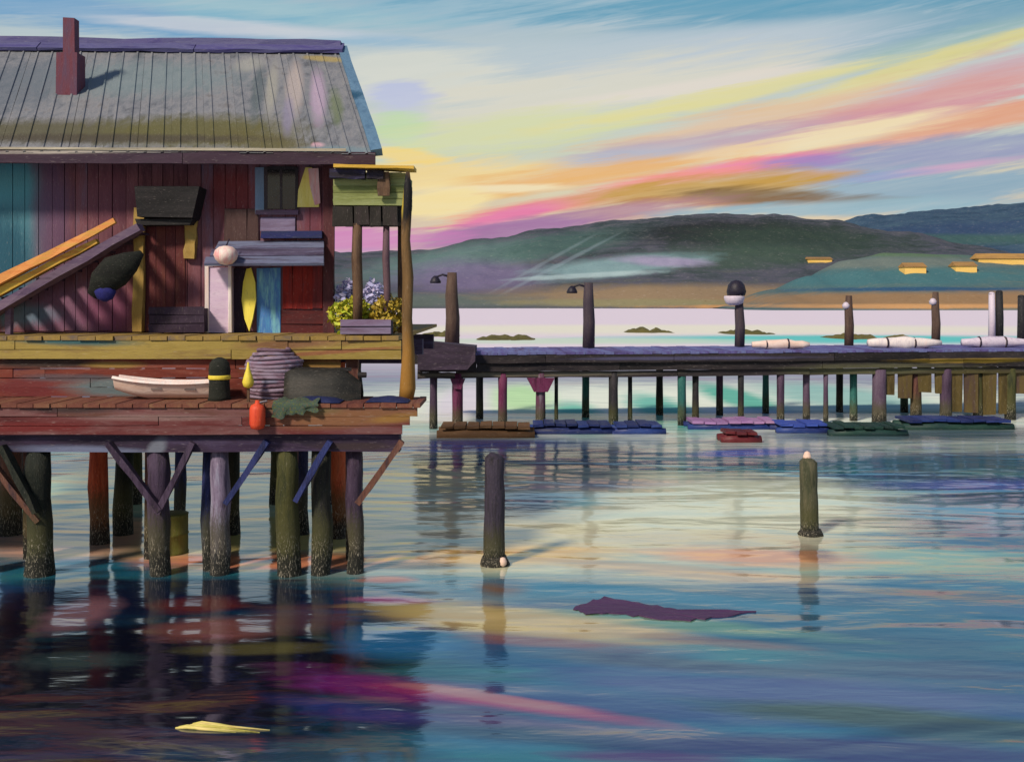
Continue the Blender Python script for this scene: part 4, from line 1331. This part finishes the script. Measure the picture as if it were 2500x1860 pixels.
m_lpost = streaky('lamp_post_wood', [(52, 40, 36), (80, 62, 54), (96, 78, 66)], 'z', .3)
m_gpost = streaky('grey_post_wood', [(38, 32, 40), (58, 50, 64), (72, 62, 66)], 'z', .3)
m_lamphead = streaky('lamp_head', [(22, 20, 30), (38, 34, 50), (30, 26, 36)], 'n', .3, .5)
m_shade = streaky('lamp_shade', [(170, 156, 176), (206, 196, 210), (190, 178, 190)], 'n', .3, .5)


def lamp_post(x, ytop, off, r, side, label, mat, style):
    b0 = pier_pt(x, off)
    z1 = EYE + (HOR - ytop * K) / F * b0.y
    root = empty('lamp_post', b0, label, 'lamp post')
    MB().tube([b0, b0 + Vector((.02, 0, (z1 - b0.z) * .4)), b0 + Vector((-.01, 0, (z1 - b0.z) * .7)), Vector((b0.x, b0.y, z1))], [r * 1.15, r * 1.1, r, r * .75], 9, .06).build('post', mat, root, True)
    tp = Vector((b0.x, b0.y, z1))
    if style == 'arm':
        h0 = tp + Vector((-.62 * side, 0, -.28))
        MB().tube([tp + Vector((0, 0, -.18)), tp + Vector((-.35 * side, 0, -.08)), h0 + Vector((0, 0, .1))], [.045, .04, .035], 6).build('arm', m_lamphead, root, True)
        MB().lathe(h0, [(.2, -.12), (.21, -.06), (.14, .08), (.05, .16)], 10, .03).build('lamp_head', m_lamphead, root, True)
    elif style == 'hood':
        h0 = tp + Vector((-.12, 0, .05))
        MB().lathe(h0, [(.34, -.05), (.38, .1), (.32, .35), (.2, .5), (.05, .55)], 12, .04).build('hood', m_lamphead, root, True)
        MB().lathe(h0 + Vector((-.08, 0, -.42)), [(.2, 0), (.34, .08), (.4, .3), (.37, .36)], 12, .03).build('shade', m_shade, root, True)
    elif style == 'knob':
        MB().lathe(tp + Vector((-.12, -.05, -.42)), [(.03, -.12), (.13, -.06), (.15, .04), (.09, .14), (.02, .17)], 9, .04).build('lamp_globe', m_shade, root, True)
        MB().tube([tp + Vector((0, 0, -.26)), tp + Vector((-.12, -.05, -.26))], [.03, .03], 6).build('arm', m_lamphead, root)
    return root


lamp_post(980, 590, 3.3, .24, 1, 'thick brown lamp post nearest the wharf on the pier', m_lpost, 'arm')
lamp_post(1276, 612, 3.0, .21, 1, 'grey lamp post second from the wharf with small dark lamp', m_gpost, 'arm')
lamp_post(1603, 640, 3.2, .17, 1, 'lamp post with big dark hood and pale shade', m_gpost, 'hood')
lamp_post(1840, 640, 3.5, .16, 1, 'slim brown lamp post with small pale globe, right of hooded lamp', m_lpost, 'knob')
lamp_post(2028, 632, 3.6, .15, 1, 'thin brown lamp post with pale globe, left of twin stakes', m_lpost, 'knob')
for x, yt, r, mt, lb2 in ((2150, 636, .13, m_shade, 'pale lilac stake of the twin stakes near right end'), (2166, 632, .15, m_blk, 'black stake beside the pale lilac stake on the pier'), (2214, 642, .15, m_blk, 'black stake at the right edge of the picture')):
    b0 = pier_pt(x, 3.5)
    z1 = EYE + (HOR - yt * K) / F * b0.y
    s = empty('mooring_stake', b0, lb2, 'stake')
    MB().tube([b0, b0 + Vector((.01, 0, (z1 - b0.z) * .5)), Vector((b0.x, b0.y, z1))], [r * 1.1, r, r * .9], 9, .07).build('shaft', mt, s, True)
    MB().lathe((b0.x, b0.y, z1 - .02), [(r * .92, 0), (r * .8, .06), (r * .3, .09)], 9, .05).build('cap', mt, s, True)

# ---- boats
m_navyhull = streaky('navy_hull', [(22, 32, 72), (34, 48, 104), (40, 66, 130)], 'x', .6, .5)
m_brownraft = streaky('brown_raft', [(70, 50, 32), (98, 70, 44), (112, 84, 56)], 'x', .5)
m_viohull = streaky('violet_hull', [(120, 84, 140), (160, 120, 170), (176, 140, 176)], 'x', .5, .5)
m_redhull = streaky('maroon_hull', [(70, 20, 28), (96, 30, 36), (60, 24, 34)], 'x', .5, .5)
m_greenhull = streaky('green_black_hull', [(18, 40, 38), (30, 62, 54), (24, 44, 52)], 'x', .6, .6)
m_inside = streaky('boat_inside', [(92, 82, 84), (120, 108, 104)], 'x', .4)


def boat(x0, x1, yw, H, W, mat, label, yaw=0.0, trim=None, z=None, name='rowing_boat', dist=None):
    if dist is None:
        c = wat((x0 + x1) / 2, yw)
        zz = -.08
    else:
        c = Vector((at((x0 + x1) / 2, 0, dist).x, dist, 0))
        zz = z
    L = (x1 - x0) * K / F * c.y
    root = empty(name, Vector((c.x, c.y, max(zz, 0))), label, 'boat')
    v, f = boat_mesh((c.x, c.y, zz), L, W, H, yaw)
    MB().add(v, f).build('hull', mat, root, True)
    sec = 7
    rim = [v[i * sec] for i in range(11)]
    rim2 = [v[i * sec + sec - 1] for i in range(11)]
    g = MB()
    g.tube(rim, [.035] * 11, 5)
    g.tube(rim2, [.035] * 11, 5)
    g.build('gunwale', trim or m_inside, root)
    for k2 in (3, 6):
        a, b2 = Vector(v[k2 * sec]), Vector(v[k2 * sec + sec - 1])
        MB().beam(a.lerp(b2, .08) + Vector((0, 0, -.1)), a.lerp(b2, .92) + Vector((0, 0, -.1)), .18, .03, 1, 0).build('thwart', m_inside, root)
    return root


def raft(x0, x1, yw, label, mat, mat2=None, depth=1.2, hgt=.22, n=7):
    """low plank float riding on two logs"""
    c = wat((x0 + x1) / 2, yw)
    L = (x1 - x0) * K / F * c.y
    root = empty('raft', Vector((c.x, c.y, 0)), label, 'raft')
    for k2 in range(n):
        a = c.x - L / 2 + L * k2 / n
        h = hgt + random.uniform(-.03, .03)
        MB().box((a + .015, c.y - .08 + random.uniform(-.06, .06), h), (a + L / n - .015, c.y + depth, h + .08), .014).build('plank', mat, root)
    for yy in (.1, depth - .2):
        MB().tube([(c.x - L / 2 - .12, c.y + yy, .05), (c.x - L * .2, c.y + yy, .07), (c.x + L * .2, c.y + yy, .05), (c.x + L / 2 + .14, c.y + yy, .05)], [hgt * .6, hgt * .7, hgt * .72, hgt * .55], 9, .08).build('float_log', mat2 or mat, root, True)
    return root


m_bbl = streaky('bright_blue_float', [(40, 60, 140), (60, 84, 170), (46, 64, 140)], 'x', .5, .6)
raft(955, 1150, 948, 'brown plank raft floating under near end of pier', m_brownraft, hgt=.30)
raft(1155, 1325, 940, 'navy blue plank raft under pier next to the brown raft', m_navyhull, hgt=.26)
raft(1335, 1435, 940, 'short navy raft moored at the thick black pier pile', m_navyhull, n=4, hgt=.24)
raft(1500, 1684, 930, 'violet pink topped raft under the middle of pier', m_viohull, m_navyhull, hgt=.20)
raft(1572, 1642, 958, 'small maroon raft floating in front of the violet raft', m_redhull, n=3, hgt=.26, depth=.8)
raft(1692, 1800, 938, 'bright blue raft moored right of the violet raft', m_bbl, m_navyhull, n=4, hgt=.22)
raft(1806, 1960, 944, 'dark green raft moored at the right part of pier', m_greenhull, hgt=.24)
raft(1968, 2190, 930, 'long dark navy raft at far right under the pier', m_navyhull, m_greenhull, n=8, hgt=.26)


def sail_bundle(x0, x1, dist, r, label, mat):
    a, b2 = at(x0, 0, dist).x, at(x1, 0, dist).x
    root = empty('sail_bundle', Vector(((a + b2) / 2, dist, ZPD)), label, 'sail bundle')
    n = 9
    pts = [(a + (b2 - a) * i / (n - 1), dist + random.uniform(-.06, .06), ZPD + .012 + r * .75) for i in range(n)]
    rad = [r * (math.sin(math.pi * (.12 + .80 * i / (n - 1))) ** .6) * random.uniform(.82, 1.12) for i in range(n)]
    MB().tube(pts, rad, 10, .10).build('sailcloth', mat, root, True)
    for i in (2, 5):
        q2 = Vector(pts[i])
        MB().tube([q2 + Vector((-.03, 0, 0)), q2 + Vector((.03, 0, 0))], [rad[i] * 1.08] * 2, 10, .03).build('tie', m_gpost, root, True)
    return root


sail_bundle(1630, 1755, 37.6, .20, 'rolled pale pink sail bundle on pier deck right of hooded lamp', m_palep)
sail_bundle(1882, 2040, 38.3, .24, 'long rolled white sail bundle on pier deck near thin lamp posts', m_white)
sail_bundle(2085, 2235, 38.9, .24, 'rolled pale lilac sail bundle on pier deck at right edge', m_shade)
boat(252, 490, 0, .26, .46, m_palep, 'pale pink skiff lying on lower walkway left of black bollard', math.pi + .02, m_white, ZL + .012, 'skiff', dist=16.95)

# ================================================================== WEED BANKS BEYOND THE PIER
m_weed = streaky('weed_bank', [(66, 64, 30), (98, 92, 44), (116, 104, 52)], 'x', 3.0, .9)


def weed_bank(x0, x1, yw, label):
    c = wat((x0 + x1) / 2, yw)
    L = (x1 - x0) * K / F * c.y
    W = 9.0
    sd = x0 * .01
    def fn(u2, v2):
        e = max(0.0, 1 - (2 * u2 - 1) ** 4) * max(0.0, 1 - (2 * v2 - 1) ** 2)
        return (c.x + (u2 - .5) * L, c.y + (v2 - .5) * W + 1.2 * mnoise.noise(Vector((u2 * 5, sd, 0))), -.1 + e * (.5 + .5 * mnoise.noise(Vector((u2 * 9, v2 * 3, sd)))))
    return thing_from('weed_bank', grid_mesh(24, 8, fn), m_weed, Vector((c.x, c.y, 0)), label, 'weed bank', True, 'olive weed banks showing above the water')


weed_bank(905, 1000, 727, 'olive weed bank on water behind the thickest lamp post')
weed_bank(1030, 1165, 734, 'olive weed bank between the first two lamp posts')
weed_bank(1350, 1462, 719, 'olive weed bank between the second lamp post and hooded lamp')
weed_bank(1560, 1672, 722, 'olive weed bank behind the hooded lamp')
weed_bank(1790, 1900, 732, 'olive weed bank behind the slim lamp post with pale globe')
weed_bank(1930, 1985, 736, 'tiny olive weed bank left of the thinnest lamp post')

# ================================================================== FAR HOUSES ON THE HEADLAND
m_ywall = streaky('yellow_house_wall', [(226, 176, 84), (240, 200, 110), (236, 188, 120)], 'x', 4.0, .7)
m_yroof = streaky('brown_house_roof', [(120, 92, 60), (150, 116, 70), (176, 136, 72)], 'x', 4.0, .8)
m_glass = streaky('house_pane', [(60, 50, 40), (90, 70, 50)], 'n', 2, .3)


def far_house(x0, x1, ytop, ybot, Y, label, roofh):
    # stand it where the slope is
    o = Vector((0, 0, EYE))
    d = (at((x0 + x1) / 2, ybot, 1.0) - o).normalized()
    hits = [h[0] for h in (tr.ray_cast(o, d) for tr in TERRAIN) if h[0] is not None]
    if hits:
        Y = min(h.y for h in hits) - 1.0
    a, b2 = at(x0, ybot, Y), at(x1, ytop, Y)
    D = 8.0
    root = empty('far_house', Vector(((a.x + b2.x) / 2, Y, a.z)), label, 'house')
    h = b2.z - a.z
    zw = a.z + h * (1 - roofh)
    MB().box((a.x, Y, a.z - 3), (b2.x, Y + D, zw)).build('wall', m_ywall, root)
    r = MB()
    ex = (b2.x - a.x) * .04
    vs = [(a.x - ex, Y - .6, zw), (b2.x + ex, Y - .6, zw), (b2.x + ex, Y + D + .6, zw), (a.x - ex, Y + D + .6, zw), (a.x, Y + D / 2, b2.z), (b2.x, Y + D / 2, b2.z)]
    r.add(vs, [(0, 1, 5, 4), (2, 3, 4, 5), (1, 2, 5), (3, 0, 4), (3, 2, 1, 0)])
    r.build('roof', m_yroof, root)
    return root


far_house(1752, 1804, 556, 567, 505, 'tiny yellow house on the dark slope above headland', .45)
far_house(1962, 2008, 568, 590, 500, 'small yellow house alone on the green headland', .45)
far_house(2072, 2118, 566, 588, 500, 'small yellow house at left end of long yellow barn', .45)
far_house(2122, 2262, 548, 572, 506, 'long yellow barn with brown roof on headland at right edge', .5)

# ================================================================== DRIFTING THINGS
m_kelp = streaky('purple_kelp', [(58, 34, 66), (78, 46, 84), (66, 40, 72)], 'x', .4, .5)
pts = [wat(1242, 1318), wat(1270, 1330), wat(1330, 1328), wat(1400, 1338), wat(1480, 1345), wat(1560, 1338), wat(1640, 1326), wat(1560, 1322), wat(1500, 1328), wat(1440, 1316), wat(1370, 1304), wat(1310, 1294), wat(1270, 1306)]
kb = Vector((sum(p.x for p in pts) / len(pts), sum(p.y for p in pts) / len(pts), 0))
fine_pts = []
for a, b2 in zip(pts, pts[1:] + pts[:1]):
    for k2 in range(5):
        q2 = a.lerp(b2, k2 / 5)
        fine_pts.append(Vector((q2.x, q2.y + random.uniform(-.05, .05), .014 + random.uniform(-.006, .006))))
km = MB()
km.add([(kb.x, kb.y, .02)] + fine_pts + [p - Vector((0, 0, .09)) for p in fine_pts], [(0, 1 + i, 1 + (i + 1) % len(fine_pts)) for i in range(len(fine_pts))] + [(1 + i, 1 + len(fine_pts) + i, 1 + len(fine_pts) + (i + 1) % len(fine_pts), 1 + (i + 1) % len(fine_pts)) for i in range(len(fine_pts))])
thing_from('kelp_mat', km, m_kelp, kb, 'dark purple kelp mat drifting in open water', 'kelp')
m_yd = streaky('yellow_driftwood', [(150, 140, 50), (206, 196, 104), (226, 206, 130), (170, 150, 70)], 'x', .2, .6)
p = wat(450, 1578)
reeds = empty('reed_bundle', Vector((p.x, p.y, 0)), 'pale yellow bundle of reeds floating in dark water at lower left', 'reeds')
for k2 in range(6):
    a, b2 = wat(384 + random.uniform(-4, 40), 1574 + random.uniform(-7, 7)), wat(random.uniform(500, 590), 1581 + random.uniform(-5, 7))
    mid = a.lerp(b2, .4) + Vector((0, random.uniform(-.02, .02), .014))
    MB().tube([a, a.lerp(mid, .4) + Vector((0, 0, .012)), mid, b2], [.010, .020, .018, .005], 7, .15).build('reed', m_yd, reeds, True)
